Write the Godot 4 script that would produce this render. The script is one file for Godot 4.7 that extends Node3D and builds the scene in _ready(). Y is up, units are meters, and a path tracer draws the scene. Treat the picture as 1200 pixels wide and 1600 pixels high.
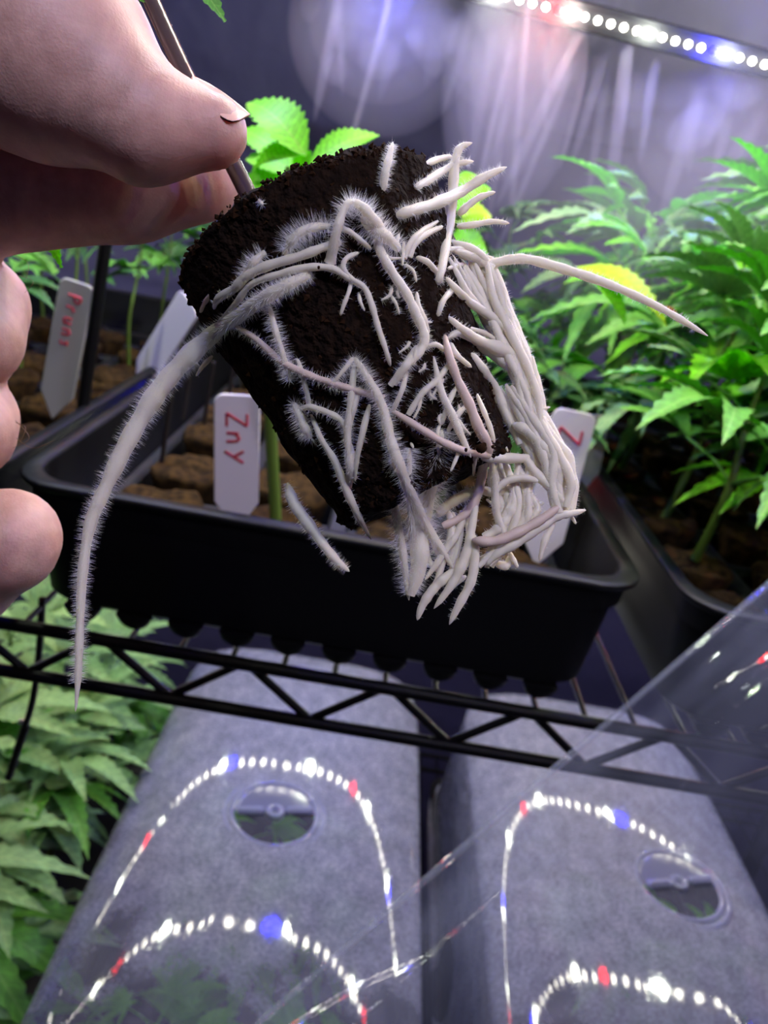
extends Node3D
# A grow shelf: a hand holds a rooted cutting in front of trays of young plants; humidity domes below.

const EYE := Vector3(0.0, 1.40, 0.0)
const FPX := 1200.0
var cam_basis: Basis
var rng := RandomNumberGenerator.new()
var used := {}
var M := {}
var leaf_meshes := []
var plug_a: Vector3
var plug_axis: Vector3
var plug_len: float
var plug_r0: float
var plug_r1: float
var led_count := 0

# ---------------------------------------------------------------- mesh builder
class MB:
	var v := PackedVector3Array()
	var uv := PackedVector2Array()
	var idx := PackedInt32Array()
	var seams := PackedInt32Array()
	func quad(a: int, b: int, c: int, d: int) -> void:
		idx.append_array(PackedInt32Array([a, b, c, a, c, d]))
	func poly(pts: Array, out: Vector3) -> void:        # flat polygon with its own vertices, turned to face out
		var n: Vector3 = (pts[2] - pts[0]).cross(pts[1] - pts[0])
		var b := v.size()
		for p in pts:
			v.append(p)
			uv.append(Vector2(p.x + p.z, p.y))
		for i in range(1, pts.size() - 1):
			if n.dot(out) >= 0.0:
				idx.append_array(PackedInt32Array([b, b + i, b + i + 1]))
			else:
				idx.append_array(PackedInt32Array([b, b + i + 1, b + i]))
	func rings(rs: Array, closed := true, cap0 := true, cap1 := true, uscale := 1.0, vscale := 1.0) -> void:
		var n: int = rs[0].size()
		var b := v.size()
		var m := n + 1 if closed else n
		var along := 0.0
		for k in rs.size():
			if k > 0:
				along += (rs[k][0] as Vector3).distance_to(rs[k - 1][0])
			for i in m:
				v.append(rs[k][i % n])
				uv.append(Vector2(uscale * float(i) / float(m - 1), along * vscale))
		if closed:
			for k in rs.size():
				seams.append_array(PackedInt32Array([b + k * m, b + k * m + n]))
		for k in rs.size() - 1:
			for i in m - 1:
				var p := b + k * m + i
				quad(p, p + 1, p + m + 1, p + m)
		if cap0:
			fan(rs[0], true)
		if cap1:
			fan(rs[-1], false)
	func fan(r, flip: bool) -> void:
		var c := Vector3.ZERO
		for p in r:
			c += p
		c /= r.size()
		var b := v.size()
		v.append(c)
		uv.append(Vector2(0.5, 0.5))
		for p in r:
			v.append(p)
			uv.append(Vector2(0.5, 0.5))
		for i in r.size():
			var j: int = (i + 1) % r.size()
			if flip:
				idx.append_array(PackedInt32Array([b, b + 1 + j, b + 1 + i]))
			else:
				idx.append_array(PackedInt32Array([b, b + 1 + i, b + 1 + j]))
	func tube(pts: Array, radii: Array, sides := 8, squash := 1.0) -> void:
		var t: Vector3 = (pts[1] - pts[0]).normalized()
		var nrm := t.cross(Vector3(0.31, 0.86, 0.4)).normalized()
		var rs := []
		for k in pts.size():
			var t2: Vector3 = t
			if k < pts.size() - 1 and k > 0:
				t2 = (pts[k + 1] - pts[k - 1]).normalized()
			elif k > 0:
				t2 = (pts[k] - pts[k - 1]).normalized()
			nrm = (nrm - t2 * nrm.dot(t2)).normalized()
			t = t2
			var bn := t.cross(nrm)
			var ring := PackedVector3Array()
			for i in sides:
				var a := TAU * float(i) / float(sides)
				ring.append(pts[k] + (nrm * cos(a) + bn * sin(a) * squash) * float(radii[k]))
			rs.append(ring)
		rings(rs)
	func box(c: Vector3, s: Vector3, bas := Basis.IDENTITY, bev := 0.0) -> void:
		var h := s * 0.5
		var e: float = min(bev, min(h.x, min(h.y, h.z)) * 0.9)
		var ax := [bas.x.normalized(), bas.y.normalized(), bas.z.normalized()]
		var hh := [h.x, h.y, h.z]
		for i in 3:
			var j := (i + 1) % 3
			var k := (i + 2) % 3
			for sg in [-1.0, 1.0]:
				var f := []
				for q in [[-1, -1], [1, -1], [1, 1], [-1, 1]]:
					f.append(c + ax[i] * hh[i] * sg + ax[j] * (hh[j] - e) * q[0] + ax[k] * (hh[k] - e) * q[1])
				poly(f, ax[i] * sg)
		if e <= 0.0:
			return
		for i in 3:
			var j := (i + 1) % 3
			var k := (i + 2) % 3
			for sj in [-1.0, 1.0]:
				for sk in [-1.0, 1.0]:
					var f := []
					for q in [[-1, 0], [1, 0], [1, 1], [-1, 1]]:
						var oj: float = hh[j] - (e if q[1] == 1 else 0.0)
						var ok: float = hh[k] - (0.0 if q[1] == 1 else e)
						f.append(c + ax[i] * (hh[i] - e) * q[0] + ax[j] * oj * sj + ax[k] * ok * sk)
					poly(f, ax[j] * sj + ax[k] * sk)
		for sx in [-1.0, 1.0]:
			for sy in [-1.0, 1.0]:
				for sz in [-1.0, 1.0]:
					var p0: Vector3 = c + ax[0] * hh[0] * sx + ax[1] * (hh[1] - e) * sy + ax[2] * (hh[2] - e) * sz
					var p1: Vector3 = c + ax[0] * (hh[0] - e) * sx + ax[1] * hh[1] * sy + ax[2] * (hh[2] - e) * sz
					var p2: Vector3 = c + ax[0] * (hh[0] - e) * sx + ax[1] * (hh[1] - e) * sy + ax[2] * hh[2] * sz
					poly([p0, p1, p2], ax[0] * sx + ax[1] * sy + ax[2] * sz)
	func orient() -> void:                               # closed shapes: make the fronts face outwards
		var c := Vector3.ZERO
		for p in v:
			c += p
		c /= max(1, v.size())
		var vol := 0.0
		for i in range(0, idx.size(), 3):
			vol += (v[idx[i]] - c).dot((v[idx[i + 2]] - c).cross(v[idx[i + 1]] - c))
		if vol < 0.0:
			for i in range(0, idx.size(), 3):
				var t := idx[i + 1]
				idx[i + 1] = idx[i + 2]
				idx[i + 2] = t
	func mesh(mat: Material, do_orient := true) -> ArrayMesh:
		if do_orient:
			orient()
		var nn := PackedVector3Array()
		nn.resize(v.size())
		for i in range(0, idx.size(), 3):
			var a := idx[i]
			var b := idx[i + 1]
			var c := idx[i + 2]
			var n := (v[c] - v[a]).cross(v[b] - v[a])
			nn[a] += n
			nn[b] += n
			nn[c] += n
		for i in range(0, seams.size(), 2):          # a closed ring's first and last vertex are one
			var n := nn[seams[i]] + nn[seams[i + 1]]
			nn[seams[i]] = n
			nn[seams[i + 1]] = n
		for i in nn.size():
			nn[i] = nn[i].normalized() if nn[i].length_squared() > 0.0 else Vector3.UP
		var arr := []
		arr.resize(Mesh.ARRAY_MAX)
		arr[Mesh.ARRAY_VERTEX] = v
		arr[Mesh.ARRAY_NORMAL] = nn
		arr[Mesh.ARRAY_TEX_UV] = uv
		arr[Mesh.ARRAY_INDEX] = idx
		var m := ArrayMesh.new()
		m.add_surface_from_arrays(Mesh.PRIMITIVE_TRIANGLES, arr)
		m.surface_set_material(0, mat)
		return m

# ---------------------------------------------------------------- scene helpers
func numbered(n: String) -> String:
	var k: int = used.get(n, 0)
	used[n] = k + 1
	return n if k == 0 else "%s_%03d" % [n, k]

func tag(o: Node, label: String, category: String, group := "") -> Node:
	o.set_meta("label", label)
	o.set_meta("category", category)
	if group != "":
		o.set_meta("group", group)
	return o

func thing(called: String, label: String, category: String, at := Vector3.ZERO, group := "") -> Node3D:
	var o := Node3D.new()
	o.name = numbered(called)
	add_child(o, true)
	o.position = at
	tag(o, label, category, group)
	return o

func put(called: String, mesh: Mesh, parent: Node3D, top := false) -> MeshInstance3D:   # mesh vertices are in world space unless the parent is moved: see off()
	var o := MeshInstance3D.new()
	o.name = numbered(called) if top else called
	o.mesh = mesh
	o.cast_shadow = GeometryInstance3D.SHADOW_CASTING_SETTING_ON
	parent.add_child(o, true)
	return o

func part(called: String, mb: MB, mat: Material, parent: Node3D, closed := true) -> MeshInstance3D:   # the builder's vertices are world positions
	var org := Vector3.ZERO
	var p: Node = parent
	while p != self and p is Node3D:
		org += (p as Node3D).position
		p = p.get_parent()
	if org != Vector3.ZERO:
		for i in mb.v.size():
			mb.v[i] -= org
	return put(called, mb.mesh(mat, closed), parent, parent == self)

func struct(called: String, mb: MB, mat: Material) -> MeshInstance3D:
	var o := put(called, mb.mesh(mat), self, true)
	o.set_meta("kind", "structure")
	return o

func stuff(o: Node) -> Node:
	o.set_meta("kind", "stuff")
	return o

func P(x: float, y: float, d: float) -> Vector3:        # the point at that depth along the lens axis
	return EYE + cam_basis * Vector3((x - 600.0) / FPX * d, -(y - 800.0) / FPX * d, -d)

func on_y(x: float, y: float, h: float) -> Vector3:
	var r := cam_basis * Vector3((x - 600.0) / FPX, -(y - 800.0) / FPX, -1.0)
	return EYE + r * ((h - EYE.y) / r.y)

func on_z(x: float, y: float, z: float) -> Vector3:
	var r := cam_basis * Vector3((x - 600.0) / FPX, -(y - 800.0) / FPX, -1.0)
	return EYE + r * (z / r.z)

func spline(p: Array, n: int) -> Array:                 # Catmull-Rom through points (any vector or float type)
	var out := []
	for i in p.size() - 1:
		var a = p[max(i - 1, 0)]
		var b = p[i]
		var c = p[i + 1]
		var d = p[min(i + 2, p.size() - 1)]
		for k in n:
			var t := float(k) / n
			out.append(0.5 * (b * 2.0 + (c - a) * t + (a * 2.0 - b * 5.0 + c * 4.0 - d) * t * t + (b * 3.0 - a - c * 3.0 + d) * t * t * t))
	out.append(p[-1])
	return out

func mat(col: Color, rough := 0.6, spec := 0.5) -> StandardMaterial3D:
	var m := StandardMaterial3D.new()
	m.albedo_color = col
	m.roughness = rough
	m.metallic_specular = spec
	return m

func noise(freq: float, kind := FastNoiseLite.TYPE_SIMPLEX_SMOOTH, oct := 4, sd := 1) -> FastNoiseLite:
	var n := FastNoiseLite.new()
	n.noise_type = kind
	n.frequency = freq
	n.fractal_octaves = oct
	n.seed = sd
	return n

func ntex(freq: float, c0: Color, c1: Color, size := 256, oct := 4, sd := 1, kind := FastNoiseLite.TYPE_SIMPLEX_SMOOTH) -> NoiseTexture2D:
	var t := NoiseTexture2D.new()
	t.width = size
	t.height = size
	t.seamless = true
	t.noise = noise(freq, kind, oct, sd)
	var g := Gradient.new()
	g.set_color(0, c0)
	g.set_color(1, c1)
	t.color_ramp = g
	return t

func triplanar(m: StandardMaterial3D, scale: float) -> void:
	m.uv1_triplanar = true
	m.uv1_scale = Vector3.ONE * scale

func rrect(a: float, b: float, c: float, y: float, o: Vector3, per := 5) -> PackedVector3Array:   # rounded rectangle in the xz plane
	var r := PackedVector3Array()
	for q in 4:
		var cx: float = [1, -1, -1, 1][q] * (a - c)
		var cz: float = [1, 1, -1, -1][q] * (b - c)
		for k in per + 1:
			var t := PI * 0.5 * (q + float(k) / per)
			r.append(o + Vector3(cx + c * cos(t), y, cz + c * sin(t)))
	return r

# ---------------------------------------------------------------- materials
func make_materials() -> void:
	M.black = mat(Color(0.012, 0.012, 0.014), 0.38)
	M.wire = mat(Color(0.012, 0.012, 0.013), 0.5, 0.3)
	M.tray = mat(Color(0.016, 0.017, 0.018), 0.5, 0.38)
	M.insert = mat(Color(0.10, 0.105, 0.11), 0.5)
	M.alu = mat(Color(0.75, 0.76, 0.8), 0.35)
	M.alu.metallic = 0.8
	M.channel = mat(Color(0.13, 0.13, 0.15), 0.7)
	M.wall = mat(Color(0.185, 0.18, 0.30), 0.6)
	M.wall.normal_enabled = true
	M.wall.normal_texture = _normal(0.02, 3)
	M.wall.normal_scale = 0.5
	triplanar(M.wall, 1.5)
	M.floor = mat(Color(0.12, 0.12, 0.13), 0.7)
	M.skin = mat(Color(0.80, 0.635, 0.575), 0.5)
	M.skin.albedo_texture = ntex(0.02, Color(0.84, 0.82, 0.82), Color(1, 1, 1), 256, 4, 5)
	M.skin.subsurf_scatter_enabled = true
	M.skin.subsurf_scatter_strength = 0.25
	M.skin.heightmap_enabled = true
	M.skin.heightmap_texture = ntex(0.09, Color(0, 0, 0), Color(1, 1, 1), 512, 3, 9, FastNoiseLite.TYPE_CELLULAR)
	M.skin.heightmap_scale = 0.006
	triplanar(M.skin, 42.0)
	M.nail = mat(Color(0.86, 0.68, 0.62), 0.25)
	M.hair = mat(Color(0.45, 0.33, 0.2), 0.5)
	M.plug = mat(Color(1, 1, 1), 0.95, 0.2)
	M.plug.albedo_texture = ntex(0.035, Color(0.035, 0.022, 0.014), Color(0.17, 0.11, 0.065), 512, 5, 11)
	M.plug.heightmap_enabled = true
	M.plug.heightmap_texture = ntex(0.05, Color(0, 0, 0), Color(1, 1, 1), 512, 5, 12)
	M.plug.heightmap_scale = 0.12
	triplanar(M.plug, 22.0)
	M.crumb = mat(Color(0.16, 0.095, 0.042), 0.95, 0.2)
	M.peat = mat(Color(1, 1, 1), 0.95, 0.2)
	M.peat.albedo_texture = ntex(0.04, Color(0.06, 0.042, 0.022), Color(0.36, 0.265, 0.13), 256, 5, 13)
	triplanar(M.peat, 12.0)
	M.root = mat(Color(0.94, 0.91, 0.82), 0.5)
	M.root.backlight_enabled = true
	M.root.backlight = Color(0.8, 0.78, 0.74)
	M.root_tan = mat(Color(0.84, 0.75, 0.68), 0.55)
	M.root_tan.backlight_enabled = true
	M.root_tan.backlight = Color(0.4, 0.35, 0.3)
	M.fuzz = mat(Color(0.96, 0.95, 0.92), 0.6)
	M.fuzz.backlight_enabled = true
	M.fuzz.backlight = Color(0.9, 0.9, 0.9)
	M.stem_held = mat(Color(0.30, 0.25, 0.24), 0.22)
	M.tag_white = mat(Color(0.80, 0.78, 0.78), 0.45)
	M.tag_shaded_grey = mat(Color(0.62, 0.62, 0.58), 0.5)  # grey tone carries the shade on the label beside the stake
	M.ink = mat(Color(0.66, 0.16, 0.22), 0.6)
	M.stem = mat(Color(0.32, 0.42, 0.14), 0.5)
	M.stick = mat(Color(0.10, 0.07, 0.05), 0.6)
	M.leaf_bright = leaf_mat(Color(0.46, 0.80, 0.12), Color(0.55, 0.85, 0.10), 3)
	M.leaf_mid = leaf_mat(Color(0.36, 0.60, 0.22), Color(0.35, 0.60, 0.16), 4)
	M.leaf_pale = leaf_mat(Color(0.50, 0.66, 0.42), Color(0.20, 0.32, 0.14), 5)
	M.leaf_dark = leaf_mat(Color(0.17, 0.34, 0.14), Color(0.15, 0.30, 0.10), 6)
	M.leaf_yellow = leaf_mat(Color(0.62, 0.78, 0.12), Color(0.6, 0.75, 0.08), 7)
	M.leaf_brown = leaf_mat(Color(0.52, 0.30, 0.12), Color(0.4, 0.2, 0.05), 8)
	M.dome = mat(Color(1, 1, 1), 0.05, 0.75)
	M.dome.transparency = BaseMaterial3D.TRANSPARENCY_ALPHA
	M.dome.albedo_texture = dome_texture(Vector2(0.0, 0.015))
	M.dome.heightmap_enabled = true
	M.dome.heightmap_texture = droplets()
	M.dome.heightmap_scale = 0.006
	M.dome_b = M.dome.duplicate()
	M.dome_b.albedo_texture = dome_texture(Vector2(0.03, 0.02))
	M.clear = mat(Color(0.75, 0.78, 0.85, 0.10), 0.06, 0.7)
	M.clear.transparency = BaseMaterial3D.TRANSPARENCY_ALPHA
	M.lid = mat(Color(1, 1, 1), 0.03, 0.8)
	M.lid.transparency = BaseMaterial3D.TRANSPARENCY_ALPHA
	M.lid.albedo_texture = ntex(0.012, Color(0.46, 0.48, 0.56, 0.08), Color(0.56, 0.58, 0.66, 0.26), 512, 5, 21)

func _normal(freq: float, sd: int) -> NoiseTexture2D:
	var t := NoiseTexture2D.new()
	t.width = 256
	t.height = 256
	t.seamless = true
	t.as_normal_map = true
	t.bump_strength = 3.0
	t.noise = noise(freq, FastNoiseLite.TYPE_SIMPLEX_SMOOTH, 4, sd)
	return t

func leaf_mat(col: Color, back: Color, sd: int) -> StandardMaterial3D:
	var im := Image.create(64, 256, false, Image.FORMAT_RGBA8)
	var n := noise(0.05, FastNoiseLite.TYPE_SIMPLEX_SMOOTH, 3, sd)
	for y in 256:
		for x in 64:
			var u: float = absf(x / 63.0 - 0.5) * 2.0
			var vv := y / 255.0
			var k := 1.0 + 0.13 * n.get_noise_2d(x * 2.0, y)
			var vein: float = absf(fposmod(vv * 11.0 - u * 1.3, 1.0) - 0.5) * 2.0
			k *= 1.0 + 0.16 * smoothstep(0.72, 1.0, vein)
			var mid: float = 1.0 - smoothstep(0.0, 0.07, u)
			var c := col * k
			c = c.lerp(Color(0.72, 0.82, 0.52), mid * 0.45)
			c.a = 1.0
			im.set_pixel(x, y, c)
	var m := mat(Color(1, 1, 1), 0.5, 0.4)
	m.albedo_texture = ImageTexture.create_from_image(im)
	m.backlight_enabled = true
	m.backlight = back
	return m

func dome_texture(vent_at: Vector2) -> ImageTexture:                     # breath-like condensation; reflected sheen painted in as milkier alpha, ending before the near end
	var w := 512
	var h := 1024
	var im := Image.create(w, h, false, Image.FORMAT_RGBA8)
	var fine := noise(0.16, FastNoiseLite.TYPE_SIMPLEX_SMOOTH, 3, 31)
	var mid := noise(0.03, FastNoiseLite.TYPE_SIMPLEX_SMOOTH, 4, 32)
	var big := noise(0.008, FastNoiseLite.TYPE_SIMPLEX_SMOOTH, 3, 33)
	for y in h:
		for x in w:
			var f := fine.get_noise_2d(x, y)
			var g := mid.get_noise_2d(x, y * 0.7)
			var b := big.get_noise_2d(x, y)
			var v := float(y) / h                          # 0 far end, 1 near end
			var past_sheen := smoothstep(0.74, 0.83, v + 0.10 * b + 0.05 * g)  # clear near end, where the painted reflection stops
			var k := clampf(0.55 + 0.30 * f + 0.24 * g, 0.15, 1.0)
			var a := lerpf(0.80, 0.34, past_sheen) + 0.14 * f * (1.0 - past_sheen)
			var hole := Vector2((float(x) / w - 0.5) * 0.276 - vent_at.x, (v - 0.5) * 0.532 - vent_at.y).length()
			if hole < 0.0345:
				a = 0.03                                     # the round opening under the vent
			im.set_pixel(x, y, Color(0.38 + 0.36 * k, 0.39 + 0.36 * k, 0.46 + 0.38 * k, clampf(a, 0.2, 0.95)))
	return ImageTexture.create_from_image(im)

func droplets() -> ImageTexture:
	var w := 1024
	var h := 1024
	var im := Image.create(w, h, false, Image.FORMAT_L8)
	im.fill(Color(0.3, 0.3, 0.3))
	var r := RandomNumberGenerator.new()
	r.seed = 77
	for i in 2600:
		var cx := r.randi_range(3, w - 9)
		var cy := r.randi_range(3, h - 9)
		var rad := r.randf_range(0.8, 2.2) if r.randf() < 0.93 else r.randf_range(2.5, 4.5)
		var q := int(ceil(rad))
		for dy in range(-q, q + 1):
			for dx in range(-q, q + 1):
				var e := 1.0 - (dx * dx + dy * dy) / (rad * rad)
				if e > 0.0 and cx + dx >= 0 and cy + dy >= 0 and cx + dx < w and cy + dy < h:
					var b := 0.3 + 0.6 * sqrt(e) * minf(rad / 4.0, 1.0)
					im.set_pixel(cx + dx, cy + dy, Color(b, b, b))
	return ImageTexture.create_from_image(im)

# ---------------------------------------------------------------- entry
func _ready() -> void:
	rng.seed = 20240611
	var f := Vector3(0.0375, 0.3917, -1.0).normalized()
	var t := deg_to_rad(10.8)
	var r := Vector3(cos(t), -sin(t), 0.0)
	r = (r - f * r.dot(f)).normalized()
	var u := r.cross(f)
	cam_basis = Basis(Vector3(r.x, u.x, -f.x), Vector3(r.y, u.y, -f.y), Vector3(r.z, u.z, -f.z))
	var cam := Camera3D.new()
	cam.name = "camera"
	var at := CameraAttributesPhysical.new()
	at.frustum_focal_length = 18.0
	at.frustum_focus_distance = 0.118
	at.exposure_aperture = 19.0
	at.frustum_near = 0.02
	at.frustum_far = 20.0
	at.auto_exposure_enabled = false
	cam.attributes = at
	cam.fov = rad_to_deg(2.0 * atan(2.0 / 3.0))
	cam.near = 0.02
	cam.far = 20.0
	cam.transform = Transform3D(cam_basis, EYE)
	add_child(cam)
	cam.current = true
	var env := Environment.new()
	env.background_mode = Environment.BG_COLOR
	env.background_color = Color(0, 0, 0)
	env.tonemap_mode = Environment.TONE_MAPPER_LINEAR
	env.tonemap_exposure = 1.0
	env.sdfgi_enabled = true
	env.ssao_enabled = true
	env.ssil_enabled = true
	env.volumetric_fog_enabled = true
	env.volumetric_fog_density = 0.0
	var we := WorldEnvironment.new()
	we.name = "world_environment"
	we.environment = env
	add_child(we)
	make_materials()
	make_leaves()
	room()
	light_bars()
	shelves()
	trays()
	domes()
	hand()
	cutting()
	plants()
	tags()
	lid()
	smoke()

# ---------------------------------------------------------------- setting
func room() -> void:
	var b := MB.new()
	b.box(Vector3(-0.3, 1.1, -1.22), Vector3(2.9, 2.3, 0.04))
	struct("wall_back", b, M.wall)
	b = MB.new()
	b.box(Vector3(-1.73, 1.1, -0.1), Vector3(0.04, 2.3, 2.3))
	struct("wall_left", b, M.wall)
	b = MB.new()
	b.box(Vector3(1.1, 1.1, -0.1), Vector3(0.04, 2.3, 2.3))
	struct("wall_right", b, M.wall)
	b = MB.new()
	b.box(Vector3(-0.3, 1.1, 1.0), Vector3(2.9, 2.3, 0.04))
	struct("wall_front", b, M.wall)
	b = MB.new()
	b.box(Vector3(-0.3, -0.02, -0.1), Vector3(2.9, 0.04, 2.3))
	struct("floor", b, M.floor)
	b = MB.new()
	b.box(Vector3(-0.3, 2.22, -0.1), Vector3(2.9, 0.04, 2.3))
	struct("ceiling", b, M.wall)

# ---------------------------------------------------------------- lights
func light_bar(label: String, a: Vector3, b: Vector3, pitch: float, face: Vector3, phase: int, led_r: float, every: int, energy: float, glow: float, cable := 0.0) -> void:
	var o := thing("light_bar", label, "grow light", (a + b) * 0.5, "LED light bars over the shelves")
	var dir := (b - a).normalized()
	var side := dir.cross(face).normalized()
	var bas := Basis(dir, -face, side)
	var mb := MB.new()
	mb.box((a + b) * 0.5 - face * 0.008, Vector3(a.distance_to(b) + 0.03, 0.012, 0.022), bas, 0.002)
	part("channel", mb, M.channel, o)
	mb = MB.new()
	mb.box((a + b) * 0.5 - face * 0.0015, Vector3(a.distance_to(b) + 0.01, 0.0014, 0.012), bas, 0.0003)
	part("circuit_strip", mb, M.channel, o)
	if cable > 0.0:
		for e in [a, b]:
			mb = MB.new()
			mb.tube([e - face * 0.012, Vector3(e.x, cable, e.z)], [0.0012, 0.0012], 6)
			part("hanging_wire", mb, M.black, o)
	var n := int(a.distance_to(b) / pitch)
	var lens := {}
	for i in n + 1:
		var p := a + dir * pitch * i
		var k := posmod(i + phase, 24)
		var col := Color(1.0, 0.98, 0.9)
		var g := glow
		var big := 1.0
		if k == 0:
			col = Color(1.0, 0.03, 0.05)
			g = glow * 0.7
			big = 1.15
		elif k == 12:
			col = Color(0.05, 0.04, 1.0)
			g = glow * 1.4
			big = 1.15
		if not lens.has(k if k in [0, 12] else -1):
			var s := SphereMesh.new()
			s.radius = led_r * big
			s.height = 2.0 * led_r * big
			s.radial_segments = 12
			s.rings = 6
			var m := mat(col, 0.3)
			m.emission_enabled = true
			m.emission = col
			m.emission_energy_multiplier = g
			s.material = m
			lens[k if k in [0, 12] else -1] = s
		var led := put("led", lens[k if k in [0, 12] else -1], o)
		led.position = p + face * led_r * 0.3 - o.position
		if i % every == every / 2 or k in [0, 12]:
			var l := OmniLight3D.new()
			l.name = "led_lamp"
			l.light_color = col if k in [0, 12] else Color(0.97, 1.0, 0.91)
			l.light_energy = energy * (1.0 if not (k in [0, 12]) else ((4.5 if k == 12 else 1.3) if led_r < 0.003 else (1.2 if k == 12 else 0.35)))
			l.light_size = led_r * 0.9
			l.omni_range = 6.0
			l.omni_attenuation = 2.0
			l.shadow_enabled = true
			o.add_child(l, true)
			l.position = led.position

func light_bars() -> void:
	var a := on_z(800, 0, -0.8)
	var b := on_z(1200, 105, -0.8)
	var dir := (b - a).normalized()
	var red := on_z(873, 16, -0.8)
	light_bar("LED grow light bar glowing through mist above the tall plants", red - dir * 0.012 * 32.0, red + dir * 0.012 * 40.0, 0.012, Vector3(0, -0.3, 0.95).normalized(), -32, 0.0027, 6, 0.011, 30.0, 2.2)
	light_bar("unseen LED bar, out of view, placed to light the hand and shelf from above", Vector3(-0.35, 1.74, -0.42), Vector3(0.6, 1.74, -0.42), 0.02, Vector3.DOWN, 3, 0.004, 8, 0.125, 30.0, 2.2)  # out of view; place and strength chosen to light the hand from above
	light_bar("unseen LED bar behind the viewer, placed to light the hand and roots from the front", Vector3(-0.10, 1.78, 0.16), Vector3(0.80, 1.78, 0.16), 0.02, Vector3(0, -0.8, -0.6).normalized(), 4, 0.004, 8, 0.066, 30.0, 2.2)  # out of view; set behind the lens to brighten roots and fingers
	light_bar("rear LED bar under the wire shelf, mirrored as the upper arc of dots", Vector3(-1.62, 1.165, -0.83), Vector3(0.62, 1.165, -0.83), 0.024, Vector3.DOWN, 23, 0.0045, 8, 0.016, 45.0)
	light_bar("front LED bar under the wire shelf, mirrored as the lower arc of dots", Vector3(-1.62, 1.165, -0.575), Vector3(0.62, 1.165, -0.575), 0.024, Vector3.DOWN, -7, 0.0045, 8, 0.016, 45.0)

# ---------------------------------------------------------------- shelves
func rod(o: Node3D, called: String, a: Vector3, b: Vector3, r: float, m: Material, sides := 10) -> void:
	var mb := MB.new()
	mb.tube([a, b], [r, r], sides)
	part(called, mb, m, o)

func shelf(o: Node3D, y: float, at: Array) -> void:
	var x0 := -0.62
	var x1 := 0.66
	for z in [-0.298, -0.90]:
		rod(o, "top_rail", Vector3(x0, y, z), Vector3(x1, y, z), 0.0031, M.wire)
		rod(o, "bottom_rail", Vector3(x0, y - 0.0255, z), Vector3(x1, y - 0.0255, z), 0.0031, M.wire)
		var pitch := 0.0665
		var x: float = x0 + 0.0155
		var up := false
		while x < x1 - pitch * 0.5:
			var y0: float = y - (0.0255 if not up else 0.0)
			var y1: float = y - (0.0 if not up else 0.0255)
			rod(o, "truss_diagonal", Vector3(x, y0, z - 0.002), Vector3(x + pitch * 0.5, y1, z - 0.002), 0.0021, M.wire, 8)
			x += pitch * 0.5
			up = not up
	for x in [x0, x1]:
		rod(o, "side_rail", Vector3(x, y, -0.298), Vector3(x, y, -0.90), 0.0031, M.wire)
		for z in [-0.298, -0.90]:
			rod(o, "post", Vector3(x + (0.012 if x > 0 else -0.012), 0.0, z), Vector3(x + (0.012 if x > 0 else -0.012), 1.9, z), 0.0125, M.wire, 16)
	for x in at:
		rod(o, "cross_wire", Vector3(x, y - 0.0022, -0.3005), Vector3(x, y - 0.0022, -0.90), 0.0014, M.wire, 6)

func shelves() -> void:
	var xs := []
	for i in 52:
		xs.append(-0.598 + 0.024 * i)
	var o := thing("wire_shelving", "black wire shelving whose zigzag front edge carries the plant trays above the domes", "wire shelf", Vector3(0, 0, -0.6))
	shelf(o, 1.198, xs)
	for z in [-0.22, -0.90]:
		rod(o, "top_rail", Vector3(-0.62, 0.69, z), Vector3(0.66, 0.69, z), 0.0031, M.wire)
		rod(o, "bottom_rail", Vector3(-0.62, 0.6645, z), Vector3(0.66, 0.6645, z), 0.0031, M.wire)
	for x in xs:
		rod(o, "cross_wire", Vector3(x, 0.6925, -0.22), Vector3(x, 0.6925, -0.90), 0.0014, M.wire, 6)
	for x in [-0.62, 0.66]:
		rod(o, "side_rail", Vector3(x, 0.69, -0.22), Vector3(x, 0.69, -0.90), 0.0031, M.wire)

# ---------------------------------------------------------------- trays
func tray(label: String, c: Vector3, a := 0.14, b := 0.27, h := 0.062, ribs := true) -> Node3D:
	# c: middle of the tray's underside
	var o := thing("seedling_tray", label, "plant tray", c, "black plastic plant trays")
	var rs := []
	var k := 0.93
	for q in [[0.60, 0.60, 0.0], [k - 0.02, 1.0, 0.0], [k, 1.0, 0.003], [0.955, 1.0, h * 0.72], [0.972, 1.0, h * 0.76], [0.975, 1.0, h * 0.93], [0.995, 1.0, h * 0.94], [1.0, 1.0, h * 0.97], [0.995, 1.0, h], [0.955, 1.0, h], [0.945, 1.0, h * 0.96], [k - 0.012, 1.0, 0.006], [0.60, 0.6, 0.004]]:
		var s: float = q[0]
		var inset: float = (1.0 - s) * a
		rs.append(rrect(a - inset, b - inset, 0.022, q[2], c))
	var mb := MB.new()
	mb.rings(rs, true, true, true)
	part("tray_body", mb, M.tray, o)
	if ribs:
		for i in 10:
			mb = MB.new()
			var x: float = c.x - 0.108 + 0.0240 * i
			var rr := []
			for s in [[-b * 0.968, 0.2], [-b * 0.964, 0.8], [-b * 0.955, 1.0], [b * 0.955, 1.0], [b * 0.964, 0.8], [b * 0.968, 0.2]]:
				var ring := PackedVector3Array()
				for j in 10:
					var an := PI * float(j) / 9.0
					ring.append(Vector3(x + 0.0080 * cos(an), c.y + 0.001 - 0.0092 * s[1] * sin(an), c.z + s[0]))
				rr.append(ring)
			mb.rings(rr)
			part("rib", mb, M.tray, o)
	return o

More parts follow.
